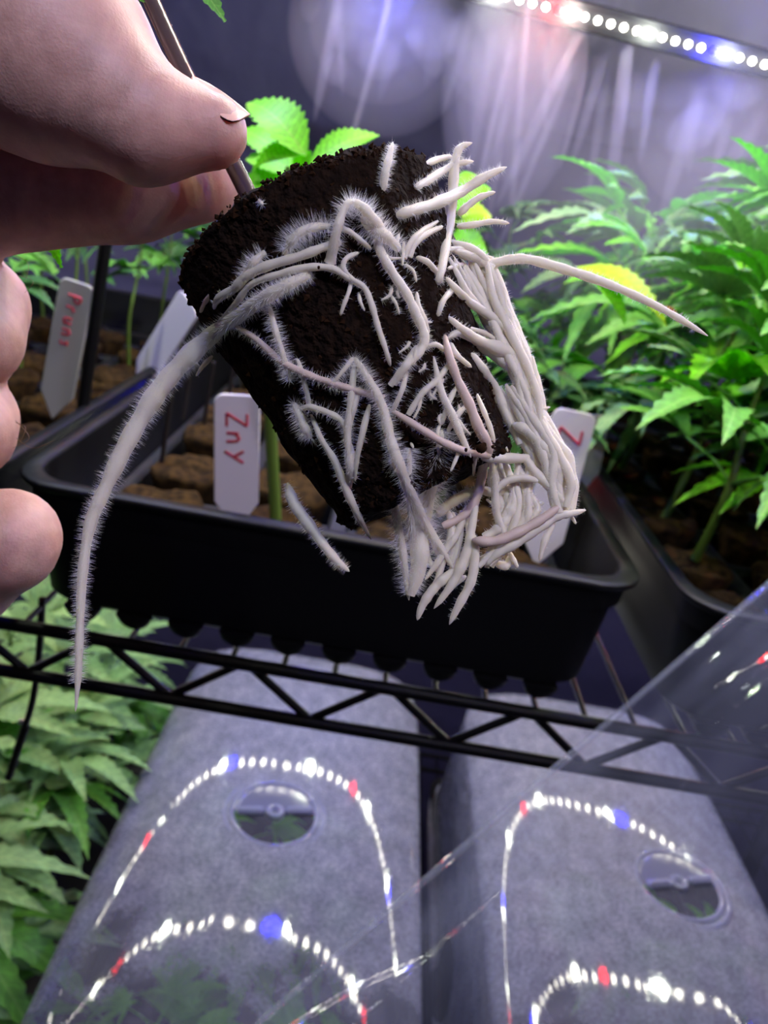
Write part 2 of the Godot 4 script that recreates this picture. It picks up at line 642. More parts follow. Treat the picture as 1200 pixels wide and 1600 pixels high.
func insert(label: String, c: Vector3, cols: int, rows: int, pitch: float, top: float) -> void:
	var o := thing("cell_insert", label, "cell insert", c, "cell inserts in the trays")
	var w := cols * pitch
	var d := rows * pitch
	for i in cols + 1:
		var mb := MB.new()
		mb.box(c + Vector3(-w * 0.5 + i * pitch, top * 0.5, 0), Vector3(0.012 if i % cols != 0 else 0.008, top, d), Basis.IDENTITY, 0.002)
		part("web", mb, M.insert, o)
	for i in rows + 1:
		var mb := MB.new()
		mb.box(c + Vector3(0, top * 0.5 - 0.0012, -d * 0.5 + i * pitch), Vector3(w, top - 0.0024, 0.012), Basis.IDENTITY, 0.002)
		part("cross_web", mb, M.insert, o)

func plug_mesh(r: float, h: float, sd: int) -> ArrayMesh:
	var n := noise(60.0, FastNoiseLite.TYPE_SIMPLEX_SMOOTH, 3, sd)
	var rs := []
	for q in [[0.55, 0.0], [0.62, 0.002], [0.9, h * 0.7], [1.0, h * 0.86], [0.99, h * 0.95], [0.9, h * 0.995], [0.62, h * 1.0], [0.3, h * 0.985], [0.1, h * 0.97]]:
		var ring := PackedVector3Array()
		for i in 22:
			var a := TAU * i / 22.0
			var p := Vector3(cos(a) * r * q[0], q[1], sin(a) * r * q[0])
			var e := n.get_noise_3d(p.x, p.y, p.z)
			ring.append(p * (1.0 + 0.10 * e) + Vector3(0, e * 0.0022 * (1.0 if q[1] > h * 0.8 else 0.0), 0))
		rs.append(ring)
	var mb := MB.new()
	mb.rings(rs)
	return mb.mesh(M.peat)

func trays() -> void:
	var c := Vector3(-0.010, 1.2065, -0.568)
	tray("black plastic plant tray in the middle of the upper shelf, behind the held cutting", c)
	insert("grey cell insert holding brown plugs in the middle tray", c + Vector3(0, 0.004, 0), 4, 8, 0.060, 0.024)
	tray("black plastic plant tray beside the fingers, with a tall stake and grey label", c + Vector3(-0.286, 0, 0))
	insert("cell insert in the tray beside the fingers", c + Vector3(-0.286, 0.004, 0), 4, 8, 0.060, 0.024)
	tray("black plastic plant tray crowded with tall leafy plants", c + Vector3(0.296, 0, 0.008))
	insert("cell insert under the tall leafy plants", c + Vector3(0.296, 0.004, 0.008), 4, 8, 0.060, 0.024)
	var pm := [plug_mesh(0.0225, 0.034, 3), plug_mesh(0.0215, 0.036, 4), plug_mesh(0.023, 0.033, 5)]
	var ord := ["front", "second", "third", "fourth", "fifth", "sixth", "seventh", "rear"]
	for tr in [["middle", 0.0, 6], ["stake-marked", -0.286, 7], ["tall-plant", 0.296, 7]]:
		for j in tr[2]:
			for i in 4:
				var p := c + Vector3(tr[1] - 0.09 + 0.06 * i, 0.0040, 0.21 - 0.06 * j + (0.008 if tr[1] > 0 else 0.0))
				var o := MeshInstance3D.new()
				o.name = numbered("peat_plug")
				o.mesh = pm[(i * 3 + j * 2) % 3]
				add_child(o, true)
				o.position = p
				o.rotation.y = rng.randf() * TAU
				tag(o, "brown peat plug, %s row of the %s tray, %s" % [ord[j], tr[0], ["at its stake side", "stake side of middle", "plant side of middle", "at its plant side"][i]], "peat plug", "peat plugs in the cell inserts")
	# lower shelf
	var lc := Vector3(-0.025, 0.694, -0.51)
	tray("black plant tray under the first misted dome", lc, 0.14, 0.27, 0.062, false)
	tray("black plant tray under the second misted dome", lc + Vector3(0.31, 0, 0), 0.14, 0.27, 0.062, false)
	tray("black plant tray of uncovered bushy plants on the lower shelf", lc + Vector3(-0.297, 0, -0.02), 0.14, 0.27, 0.062, false)

# ---------------------------------------------------------------- domes
func dome_shell(o: Node3D, bas: Transform3D, called: String, m: Material, a: float, b: float, h: float, cap: float, flange: float, draft: float, crown := 0.014, px := 5.0, pz := 14.0) -> void:
	# plan: a superellipse; sides with draft; a vaulted cap whose slope grows steadily towards the shoulders
	var n := 176
	var plan := []
	for i in n:
		var t := TAU * (i + 0.5) / n
		plan.append(Vector2(signf(cos(t)) * pow(absf(cos(t)), 2.0 / 9.0), signf(sin(t)) * pow(absf(sin(t)), 2.0 / 9.0)))
	var at := a - draft
	var bt := b - draft
	var hs := h - cap
	var rs := []
	for q in [[flange, -0.004], [flange, -0.001], [0.0015, 0.0], [0.0, 0.003], [-draft * 0.5, hs * 0.5], [-draft, hs]]:
		var ring := PackedVector3Array()
		for p in plan:
			ring.append(Vector3(p.x * (a + q[0]), q[1], p.y * (b + q[0])))
		rs.append(ring)
	var k_top := 44
	for k in k_top:
		var s: float = cos(PI * 0.5 * (k + 1) / k_top)
		var ring := PackedVector3Array()
		for p in plan:
			var q := Vector2(p.x * s, p.y * s)
			var big: float = pow(absf(q.x), px) + pow(absf(q.y), pz)
			var edge: float = pow(absf(p.x), px) + pow(absf(p.y), pz)
			var left := maxf(0.0, 1.0 - minf(big / edge, 1.0))
			ring.append(Vector3(q.x * at, hs + (cap - crown) * sqrt(left) + crown * (1.0 - q.x * q.x) * left, q.y * bt))
		rs.append(ring)
	var mb := MB.new()
	mb.rings(rs, true, false, false)
	for i in mb.v.size():
		mb.uv[i] = Vector2(mb.v[i].x / (2.0 * a) + 0.5, mb.v[i].z / (2.0 * b) + 0.5)
		var low := maxf(0.0, hs - mb.v[i].y) / (2.0 * a)
		if absf(mb.v[i].x) / a > absf(mb.v[i].z) / b:
			mb.uv[i].x += signf(mb.v[i].x) * low           # the sides go on downwards from the edge of the cap
		else:
			mb.uv[i].y = clampf(mb.uv[i].y, 0.01, 0.99) - signf(mb.v[i].z) * low * 0.5
		mb.v[i] = bas * mb.v[i]
	part(called, mb, m, o)

func torus(c: Vector3, rr: float, r: float, bas := Basis.IDENTITY) -> MB:
	var mb := MB.new()
	var rs := []
	for k in 33:
		var a := TAU * k / 32.0
		var ring := PackedVector3Array()
		for i in 8:
			var t := TAU * i / 8.0
			ring.append(c + bas * Vector3(cos(a) * (rr + r * cos(t)), r * sin(t), sin(a) * (rr + r * cos(t))))
		rs.append(ring)
	mb.rings(rs, true, false, false)
	return mb

func disc(c: Vector3, prof: Array, a0 := 0.0, a1 := TAU, bas := Basis.IDENTITY) -> MB:   # a lathe about y; prof = [radius, height]
	var mb := MB.new()
	var rs := []
	for q in prof:
		var ring := PackedVector3Array()
		for i in 41:
			var t := a0 + (a1 - a0) * i / 40.0
			ring.append(c + bas * Vector3(cos(t) * q[0], q[1], sin(t) * q[0]))
		rs.append(ring)
	mb.rings(rs, false, false, false)
	return mb

func vent(o: Node3D, c: Vector3, bas: Basis) -> void:
	part("vent_rim", torus(c + bas * Vector3(0, 0.002, 0), 0.041, 0.0028, bas), M.vent_ring, o)
	part("vent_ring", torus(c + bas * Vector3(0, 0.004, 0), 0.035, 0.0022, bas), M.vent_ring, o)
	part("vent_hub", disc(c, [[0.008, 0.002], [0.008, 0.007], [0.0065, 0.008], [0.004, 0.008], [0.0035, 0.005], [0.0005, 0.005]], 0, TAU, bas), M.vent_ring, o)
	# a turning half disc with a raised grip bar; the other half is open
	part("vent_shutter", disc(c, [[0.034, 0.0025], [0.034, 0.0045], [0.030, 0.0055], [0.010, 0.0055], [0.002, 0.0055]], PI * 1.02, PI * 2.02, bas), M.dome_vent, o)
	var mb := MB.new()
	for s in [-1.0, 1.0]:
		mb.box(c + bas * Vector3(0.0205 * s, 0.0075, 0.0), Vector3(0.022, 0.006, 0.007), bas, 0.002)
	part("vent_grip", mb, M.vent_ring, o)

func domes() -> void:
	M.dome_vent = mat(Color(0.42, 0.43, 0.54), 0.12, 0.7)
	M.vent_ring = mat(Color(0.66, 0.68, 0.82, 0.55), 0.08, 0.8)
	M.vent_ring.transparency = BaseMaterial3D.TRANSPARENCY_ALPHA
	for k in 2:
		var c := Vector3(-0.025 + 0.31 * k, 0.756, -0.51)
		var o := thing("humidity_dome", ["milky humidity dome with two arcs of light dots around its round vent", "misted humidity dome seen through the clear lid, its vent turned aslant"][k], "propagation dome", c, "misted domes on the lower shelf")
		dome_shell(o, Transform3D(Basis.IDENTITY, c), "shell", [M.dome, M.dome_b][k], 0.138, 0.266, 0.172, 0.044, 0.006, 0.008)
		var vc := c + Vector3([0.0, 0.03][k], 0.1665, [0.015, 0.02][k])
		vent(o, vc, Basis(Vector3.UP, [0.22, 0.3][k]))
		part("embossed_ring", torus(c + Vector3(0.012, 0.166, -0.075), 0.012, 0.0014), M.clear, o)
		part("embossed_ring", torus(c + Vector3(0.012, 0.166, -0.075), 0.007, 0.001), M.clear, o)

func lid() -> void:
	# a clear lid leaning against the shelf front
	var d := 0.308
	var a := P(1200, 920, d)
	var b := P(410, 1600, d)
	var along := (b - a).normalized()
	var view := -cam_basis.z
	var down := view.cross(along).normalized()
	if (P(1200, 1600, d) - a).dot(down) < 0.0:
		down = -down
	var up := along.cross(down).normalized()
	if up.dot(view) > 0.0:
		up = -up
	var z := along
	var x := up.cross(z).normalized()
	var bas := Basis(x, up, z)
	var mid := (a + b) * 0.5 + down * 0.146
	var o := thing("clear_lid", "clear plastic dome lid leaning aslant against the shelf front, flecked with reflected lights", "dome lid", mid)
	dome_shell(o, Transform3D(bas, mid), "shell", M.lid, 0.14, 0.27, 0.05, 0.03, 0.006, 0.006, 0.006)
	var mb := MB.new()
	mb.rings([rrect(0.146, 0.276, 0.034, -0.0045, Vector3.ZERO, 8), rrect(0.1475, 0.2775, 0.035, -0.003, Vector3.ZERO, 8), rrect(0.146, 0.276, 0.034, -0.0015, Vector3.ZERO, 8), rrect(0.1445, 0.2745, 0.033, -0.003, Vector3.ZERO, 8), rrect(0.146, 0.276, 0.034, -0.0045, Vector3.ZERO, 8)], true, false, false)
	for i in mb.v.size():
		mb.v[i] = Transform3D(bas, mid) * mb.v[i]
	part("lip", mb, M.clear, o)

# ---------------------------------------------------------------- plants
func leaflet(mb: MB, base: Vector3, dir: Vector3, up: Vector3, ln: float, wd: float, droop: float, fold: float, teeth: int) -> void:
	# one toothed blade: three columns (edge, rib, edge), two rows a tooth
	var side := dir.cross(up).normalized()
	up = side.cross(dir).normalized()
	var rows := teeth * 2 + 2
	var b0 := mb.v.size()
	for i in rows + 1:
		var t := float(i) / rows
		var w: float = wd * 0.5 * pow(sin(PI * pow(t, 0.82)), 0.9) * (1.0 if i % 2 == 0 else 0.80)
		if i == 0 or i == rows:
			w = 0.0004
		var c := base + dir * (ln * t) * (1.0 - 0.12 * droop * droop * t) + up * (ln * (0.10 * sin(PI * t) - droop * t * t))
		var tooth: float = ln * 0.022 if i % 2 == 0 and i > 0 and i < rows else 0.0
		for sgn in [-1.0, 0.0, 1.0]:
			mb.v.append(c + side * (w * sgn) + up * (absf(sgn) * w * fold) + dir * (absf(sgn) * tooth))
			mb.uv.append(Vector2(0.5 + 0.5 * sgn * (w / (wd * 0.5)), t))
	for i in rows:
		for k in 2:
			var p := b0 + i * 3 + k
			mb.quad(p, p + 1, p + 4, p + 3)

func palmate(sd: int, n: int, droop: float, wide: float) -> ArrayMesh:   # length 1 for the middle leaflet; lies along +x, facing up; petiole behind
	var r := RandomNumberGenerator.new()
	r.seed = sd
	var mb := MB.new()
	var angs := [0.0, 0.50, -0.50, 1.02, -1.02, 1.7, -1.7]
	var lens := [1.0, 0.92, 0.92, 0.70, 0.70, 0.36, 0.36]
	for i in n:
		var a: float = angs[i] + r.randf_range(-0.08, 0.08)
		var d := Vector3(cos(a), r.randf_range(-0.08, 0.06), sin(a)).normalized()
		leaflet(mb, Vector3.ZERO, d, Vector3.UP, lens[i] * r.randf_range(0.92, 1.06), wide * lens[i], droop * r.randf_range(0.6, 1.4), r.randf_range(0.15, 0.42), 9)
	mb.tube([Vector3(-0.55, -0.06, 0), Vector3(-0.3, 0.0, 0), Vector3(0.01, 0.0, 0)], [0.018, 0.015, 0.014], 5)
	return mb.mesh(null, false)

func make_leaves() -> void:
	for q in [[1, 7, 0.25, 0.22], [2, 7, 0.5, 0.24], [3, 5, 0.35, 0.28], [4, 5, 0.10, 0.26], [5, 7, 0.75, 0.22], [6, 5, 0.55, 0.32], [7, 3, 0.3, 0.42]]:
		leaf_meshes.append(palmate(q[0], q[1], q[2], q[3]))

func add_leaf(o: Node3D, kind: int, at: Vector3, out: Vector3, up: Vector3, size: float, m: Material) -> void:
	# at: where the petiole leaves the stem (the scene's axes)
	var x := out.normalized()
	var z := x.cross(up).normalized()
	var y := z.cross(x).normalized()
	var l := MeshInstance3D.new()
	l.name = "leaf"
	l.mesh = leaf_meshes[kind % leaf_meshes.size()]
	l.material_override = m
	o.add_child(l, true)
	l.transform = Transform3D(Basis(x * size, y * size, z * size), at + x * (0.5 * size) - o.position)

func plant(called: String, label: String, cat: String, base: Vector3, top: Vector3, nodes: int, leaf: float, mats: Array, stem_r: float, stem_m: Material, group: String, sd: int, first := 0.3, kinds := [0, 1, 2, 3, 4, 5], rise_top := 0.75) -> Node3D:
	var r := RandomNumberGenerator.new()
	r.seed = sd
	var o := thing(called, label, cat, base, group)
	var h := base.distance_to(top)
	var bend := Vector3(r.randf_range(-1, 1), 0, r.randf_range(-1, 1)) * h * 0.05
	var pts := spline([base, base.lerp(top, 0.35) + bend, base.lerp(top, 0.7) - bend * 0.4, top], 5)
	var rad := []
	for i in pts.size():
		rad.append(lerpf(stem_r, stem_r * 0.45, float(i) / (pts.size() - 1)))
	var mb := MB.new()
	mb.tube(pts, rad, 7)
	part("stem", mb, stem_m, o)
	var turn := r.randf() * TAU
	for i in nodes:
		var t := lerpf(first, 1.0, float(i) / maxf(nodes - 1, 1))
		var q: Vector3 = pts[int(round(t * (pts.size() - 1)))]
		turn += PI * 0.5 + r.randf_range(-0.4, 0.4)
		var rise: float = lerpf(-0.15, rise_top, t) + r.randf_range(-0.2, 0.2)
		for s in 2:
			var a := turn + PI * s + r.randf_range(-0.25, 0.25)
			var out := Vector3(cos(a), rise, sin(a)).normalized()
			var up := Vector3(-cos(a) * rise + r.randf_range(-0.25, 0.25), 1.0, -sin(a) * rise + r.randf_range(-0.25, 0.25))
			var sz: float = leaf * lerpf(1.0, 0.62, t * t) * r.randf_range(0.75, 1.15)
			add_leaf(o, kinds[r.randi() % kinds.size()], q, out, up, sz, mats[r.randi() % mats.size()])
	return o

func blade(o: Node3D, p0: Vector3, p1: Vector3, wd: float, up: Vector3, droop: float, fold: float, m: Material, teeth := 11) -> void:
	var mb := MB.new()
	leaflet(mb, p0, (p1 - p0).normalized(), up, p0.distance_to(p1), wd, droop, fold, teeth)
	part("leaf", mb, m, o, false)

func plants() -> void:
	# the bright young plant just behind the plug
	var toward := cam_basis.z
	var bx := thing("young_plant", "bright green young plant whose broad toothed leaves rise behind the soil plug", "plant", Vector3(-0.04, 1.243, -0.355))
	var tip := P(452, 262, 0.33)
	var mb := MB.new()
	mb.tube(spline([Vector3(-0.04, 1.243, -0.355), Vector3(-0.052, 1.33, -0.345), tip], 6), [0.003, 0.003, 0.003, 0.003, 0.003, 0.003, 0.0028, 0.0026, 0.0024, 0.0022, 0.002, 0.002, 0.0018], 7)
	part("stem", mb, M.stem, bx)
	for q in [[478, 244, 386, 146, 0.30, 84, 1.0, 0.25], [484, 256, 592, 214, 0.31, 52, -0.2, 0.3], [455, 262, 372, 196, 0.34, 62, 0.6, 0.2], [470, 258, 382, 216, 0.35, 44, 0.3, 0.2], [478, 240, 392, 268, 0.30, 50, 0.2, 0.5], [470, 275, 384, 246, 0.33, 70, 0.2, 0.3], [462, 290, 372, 290, 0.34, 70, 0.1, 0.3], [486, 236, 470, 290, 0.31, 44, 0.3, 0.4]]:
		var p0 := P(q[0], q[1], q[4])
		var p1 := P(q[2], q[3], q[4] + 0.012)
		blade(bx, p0, p1, q[5] * q[4] / FPX, (toward * 0.9 + Vector3(0, 0.5, 0)).normalized(), 0.10 * q[6], q[7], M.leaf_bright)
	var by := thing("young_plant", "green and yellowing leaves showing just past the white root tips", "plant", Vector3(0.044, 1.243, -0.41))
	tip = P(716, 330, 0.36)
	mb = MB.new()
	mb.tube(spline([Vector3(0.044, 1.243, -0.41), Vector3(0.036, 1.33, -0.38), tip], 6), [0.003, 0.003, 0.003, 0.003, 0.003, 0.003, 0.0028, 0.0026, 0.0024, 0.0022, 0.002, 0.002, 0.0018], 7)
	part("stem", mb, M.stem, by)
	for q in [[704, 330, 768, 286, 0.35, 50, 0], [704, 345, 770, 330, 0.36, 64, 1], [704, 372, 766, 392, 0.355, 60, 0], [715, 372, 690, 440, 0.37, 54, 0], [720, 300, 745, 268, 0.37, 36, 0]]:
		blade(by, P(q[0], q[1], q[4]), P(q[2], q[3], q[4] + 0.01), q[5] * q[4] / FPX, (toward * 0.9 + Vector3(0, 0.5, 0)).normalized(), 0.1, 0.25, M.leaf_yellow if q[6] == 1 else M.leaf_bright)
	# tall plants in the far tray
	var g := "tall leafy plants in one tray"
	var c := Vector3(0.286, 1.244, -0.56)
	var looks := ["tall", "leggy", "bushy", "spreading", "drooping", "slender", "crowded", "upright"]
	var k := 0
	for q in [[-0.09, 0.15, 1.37, 0.078], [0.03, 0.15, 1.42, 0.085], [-0.09, 0.09, 1.39, 0.075], [0.0, 0.06, 1.45, 0.10], [-0.09, -0.02, 1.40, 0.08], [0.03, -0.05, 1.45, 0.09], [-0.09, -0.11, 1.41, 0.08], [0.03, -0.13, 1.44, 0.085], [0.09, 0.03, 1.44, 0.085], [-0.03, 0.0, 1.42, 0.08], [-0.06, -0.19, 1.42, 0.08], [0.09, -0.19, 1.46, 0.085], [-0.03, 0.12, 1.33, 0.06], [0.09, 0.10, 1.40, 0.08]]:
		var b := c + Vector3(q[0], 0, q[1])
		var pl := plant("leafy_plant", "%s green serrated plant, %s of the tall-plant tray, %s" % [looks[k % 8], ["front", "middle", "rear"][0 if q[1] > 0.07 else 1 if q[1] > -0.08 else 2], "near the middle tray" if q[0] < -0.05 else "in its middle" if q[0] < 0.05 else "by its outer rim"], "plant", b, Vector3(b.x + rng.randf_range(-0.02, 0.02), q[2], b.z - 0.01), 6, q[3] * 1.25, [M.leaf_mid, M.leaf_mid, M.leaf_bright, M.leaf_pale], 0.0028, M.stem, g, 100 + k, 0.42)
		if k == 0:                                          # its tired lower leaf with a brown tip hangs forward
			blade(pl, P(900, 418, 0.40), P(1052, 494, 0.39), 62.0 * 0.4 / FPX, Vector3(0.1, 1, 0.5).normalized(), 0.12, 0.3, M.leaf_yellow)
			blade(pl, P(905, 425, 0.40), P(985, 500, 0.39), 50.0 * 0.4 / FPX, Vector3(0.1, 1, 0.5).normalized(), 0.12, 0.3, M.leaf_bright)
			blade(pl, P(1030, 480, 0.392), P(1062, 502, 0.388), 22.0 * 0.4 / FPX, Vector3(0.1, 1, 0.5).normalized(), 0.1, 0.3, M.leaf_brown)
		k += 1
	# plants at the rear of the middle tray
	k = 0
	for q in [[0.085, -0.66, 1.37], [0.10, -0.74, 1.40], [0.04, -0.70, 1.36], [0.07, -0.58, 1.33], [0.0, -0.78, 1.37], [-0.05, -0.76, 1.35], [0.105, -0.52, 1.31]]:
		plant("leafy_plant", "%s plant in the middle tray, %s" % [["dim green", "blurred green", "small dark", "short", "tall dim", "thin", "low yellowish"][k], ["its middle", "at the rear rim", "behind the roots", "beside the tall plants", "in the far corner", "behind the plug", "by the pink label"][k]], "plant", Vector3(q[0], 1.242, q[1]), Vector3(q[0] - 0.01, q[2], q[1]), 5, 0.065, [M.leaf_dark, M.leaf_dark, M.leaf_mid], 0.0022, M.stem, "plants in the middle tray", 200 + k, 0.35)
		k += 1
	# seedlings by the stake
	k = 0
	for q in [[-0.236, -0.45, 1.36, 0.035], [-0.206, -0.50, 1.355, 0.04], [-0.266, -0.56, 1.35, 0.045], [-0.206, -0.62, 1.36, 0.045], [-0.206, -0.70, 1.355, 0.05], [-0.32, -0.60, 1.36, 0.05], [-0.15, -0.66, 1.345, 0.045], [-0.13, -0.72, 1.35, 0.05], [-0.27, -0.68, 1.36, 0.05], [-0.33, -0.74, 1.37, 0.055], [-0.38, -0.70, 1.37, 0.055], [-0.235, -0.40, 1.335, 0.03]]:
		plant("seedling", "small seedling %s" % ["behind the grey label, thin stemmed", "beside the dark stake with drooping leaves", "behind the stake with few leaves", "between stake and white slanted label", "at the rear behind the slanted label", "far behind the grey label", "just behind the slanted white label", "beyond the soil plug's dark edge", "at the rear behind the stake", "in the rear corner, pale leaved", "in the outer rear corner, mostly dark", "lowest, beside the curled middle finger"][k], "seedling", Vector3(q[0], 1.242, q[1]), Vector3(q[0] + 0.004, q[2], q[1]), 3, q[3], [M.leaf_mid, M.leaf_dark], 0.0016, M.stem, "seedlings in the stake-marked tray", 300 + k, 0.6, [2, 3, 5, 6])
		k += 1
	for q in [[-0.118, -0.42, 1.285], [-0.095, -0.47, 1.30], [-0.135, -0.53, 1.33], [-0.112, -0.49, 1.29]]:
		mb = MB.new()
		mb.tube([Vector3(q[0], 1.236, q[1]), Vector3(q[0] + 0.004, q[2], q[1] + 0.004)], [0.0016, 0.0013], 6)
		var s := part("support_stick", mb, M.stick, self)
		k += 1
		tag(s, "thin dark stick standing in a peat plug %s" % ["behind the long hanging root", "nearest the pink upright label", "beside the slanted white label", "between two plugs behind the hanging root"][k - 13], "stick", "dark sticks in the middle tray")
	# the uncovered plants below
	k = 0
	var lo := ["with the largest pale leaf by the dome edge", "under the wire truss", "beside the hanging cable", "behind the cable clip", "below the smallest finger", "under the fingers", "at the tray front with hanging leaves", "at the rear under the black tray"]
	for q in [[-0.25, -0.42, 0.87, 0.10], [-0.21, -0.58, 0.885, 0.09], [-0.29, -0.55, 0.93, 0.10], [-0.24, -0.50, 0.88, 0.085], [-0.33, -0.47, 0.95, 0.10], [-0.28, -0.66, 0.97, 0.10], [-0.215, -0.345, 0.84, 0.07], [-0.21, -0.70, 0.90, 0.085]]:
		plant("bushy_plant", "pale green bushy plant " + lo[k], "plant", Vector3(q[0] - 0.035, 0.745, q[1]), Vector3(q[0] - 0.045, q[2], q[1] + 0.01), 6, q[3] * 1.4, [M.leaf_pale, M.leaf_pale, M.leaf_pale, M.leaf_mid], 0.003, M.stem, "uncovered plants on the lower shelf", 400 + k, 0.45, [0, 1, 4, 0, 3])
		k += 1
	# plants under the domes
	k = 0
	for q in [[-0.045, -0.50, 0.91, 0.085], [0.01, -0.49, 0.905, 0.08], [-0.08, -0.36, 0.875, 0.085], [0.04, -0.34, 0.87, 0.085], [-0.02, -0.30, 0.87, 0.085], [0.30, -0.49, 0.91, 0.085], [0.345, -0.48, 0.905, 0.08], [0.27, -0.35, 0.87, 0.08]]:
		plant("domed_plant", "green plant under the misted %s, %s" % ["first dome" if k < 5 else "second dome", ["below its vent's lower half", "beside the vent", "at the front near the finger side", "at the front near the second dome", "dimly seen at the very front", "below its vent", "beside its vent", "at its front"][k]], "plant", Vector3(q[0], 0.72, q[1]), Vector3(q[0], q[2] - 0.02, q[1]), 4, q[3], [M.leaf_bright], 0.0025, M.stem, "plants under the domes", 500 + k, 0.6, [0, 1, 4, 5], 0.0)
		k += 1

# ---------------------------------------------------------------- tags, stake, cable
func strokes(o: Node3D, c: Vector3, ux: Vector3, uy: Vector3, nrm: Vector3, sz: float, lines: Array, r: float) -> void:
	for ln in lines:
		var mb := MB.new()
		var pts := []
		for i in range(0, ln.size(), 2):
			pts.append(c + ux * (float(ln[i]) * sz) + uy * (float(ln[i + 1]) * sz) + nrm * 0.0002)
		if pts.size() > 2:
			pts = spline(pts, 4)
		var rr := []
		for p in pts:
			rr.append(r)
		mb.tube(pts, rr, 6, 1.0)
		part("ink_stroke", mb, M.ink, o)

func label_tag(label: String, top: Vector3, bot: Vector3, w: float, face: Vector3, m: Material, words: Array, sz: float, group := "white plant labels"):
	var o := thing("plant_label", label, "plant label", bot, group)
	var up := (top - bot).normalized()
	var ux := up.cross(face).normalized()
	var n := ux.cross(up).normalized()
	var h := top.distance_to(bot)
	var rs := []
	for z in [[-0.0008, 0.0006], [-0.0005, 0.0], [0.0005, 0.0], [0.0008, 0.0006]]:
		var ring := PackedVector3Array()
		var c: float = w * 0.22
		var e: float = z[1]
		for q in [[1, 1], [-1, 1]]:
			for k in 7:
				var t: float = PI * 0.5 * k / 6.0 + (0.0 if q[0] == 1 else PI * 0.5)
				ring.append(bot + ux * (q[0] * (w * 0.5 - c) + (c - e) * cos(t)) + up * (h - c + (c - e) * sin(t)) + n * z[0])
		ring.append(bot - ux * (w * 0.5 - e) + up * 0.016 + n * z[0])
		ring.append(bot + up * (0.0 + e) + n * z[0])
		ring.append(bot + ux * (w * 0.5 - e) + up * 0.016 + n * z[0])
		rs.append(ring)
	var mb := MB.new()
	mb.rings(rs)
	part("blade", mb, m, o)
	# writing runs down the label: letters lie on their sides, tops to +ux
	var at: float = h - w * 0.42
	for gl in words:
		strokes(o, bot + up * at - n * 0.0 + n * 0.0008 * signf(n.dot(cam_basis.z)) - ux * sz * 0.5, -up, ux, n * signf(n.dot(cam_basis.z)), sz, gl, w * 0.035)
		at -= sz * 0.95

func tags() -> void:
	var Z := [[0.0, 1.0, 0.6, 1.0], [0.6, 1.0, 0.0, 0.0], [0.0, 0.0, 0.65, 0.0]]
	var N := [[0.05, 0.0, 0.05, 0.6], [0.05, 0.4, 0.3, 0.62, 0.45, 0.45, 0.48, 0.0]]
	var Y := [[0.0, 0.85, 0.28, 0.4], [0.6, 0.85, 0.05, -0.1]]
	var Pc := [[0.05, 0.0, 0.08, 1.0], [0.08, 1.0, 0.5, 0.95, 0.5, 0.6, 0.08, 0.5]]
	var Rs := [[0.05, 0.0, 0.08, 0.6], [0.08, 0.45, 0.25, 0.62, 0.42, 0.55]]
	var U := [[0.05, 0.6, 0.08, 0.1, 0.3, 0.0, 0.42, 0.2, 0.45, 0.6], [0.45, 0.6, 0.48, 0.0]]
	var S := [[0.4, 0.55, 0.1, 0.55, 0.3, 0.3, 0.3, 0.05, 0.05, 0.05]]
	var face := cam_basis.z
	var z2 := -0.352
	label_tag("pinkish white plant label with red letters, upright at the middle tray's front", on_z(371, 616, z2), on_z(369, 832, z2 + 0.004), 0.0215, Vector3(0.05, 0.2, 1), M.tag_white, [Z, N, Y], 0.0095)
	label_tag("plant label toned grey for shade, faded red writing, between the fingers and the stake", on_z(122, 440, -0.43), on_z(82, 655, -0.43), 0.0185, Vector3(0.1, 0.1, 1), M.tag_shaded_grey, [Pc, Rs, U, N, S], 0.0068)
	label_tag("blank white plant label slanting behind the long hanging root", on_z(297, 470, -0.52), on_z(212, 605, -0.54), 0.024, Vector3(-0.5, 0.3, 1), M.tag_white, [], 0.008)
	label_tag("pink plant label with red letters leaning beside the white root mass", on_z(900, 642, -0.40), on_z(836, 885, -0.385), 0.0235, Vector3(0.0, 0.1, 1), M.tag_white, [Z, N], 0.012)
	label_tag("grey plant label half hidden behind the pink leaning one", on_z(930, 648, -0.47), on_z(905, 775, -0.47), 0.021, Vector3(0.2, 0.1, 1), M.tag_shaded_grey, [], 0.01)
	var mb := MB.new()
	mb.tube([on_z(122, 690, -0.42), on_z(166, 372, -0.415), on_z(180, 230, -0.41)], [0.0034, 0.0034, 0.0034], 12)
	tag(part("stake", mb, M.tray, self), "straight black stake standing beside the grey label", "stake")
	var o := thing("hanging_cable", "thin black cable with a shiny end clip hanging below the fingers", "cable", on_z(66, 930, -0.325))
	mb = MB.new()
	var pts := spline([on_z(66, 935, -0.32), on_z(62, 1010, -0.322), on_z(52, 1090, -0.325), on_z(38, 1140, -0.328)], 5)
	var rr := []
	for p in pts:
		rr.append(0.0018)
	mb.tube(pts, rr, 8)
	part("cable_sleeve", mb, M.black, o)
	mb = MB.new()
	mb.tube([on_z(46, 1128, -0.3275), on_z(30, 1128, -0.3275)], [0.0014, 0.0014], 8)
	part("clip", mb, M.alu, o)
	mb = MB.new()
	mb.tube([on_z(40, 1134, -0.328), on_z(28, 1170, -0.33), on_z(14, 1215, -0.333)], [0.0024, 0.0022, 0.002], 8)
	part("cable_end", mb, M.tray, o)

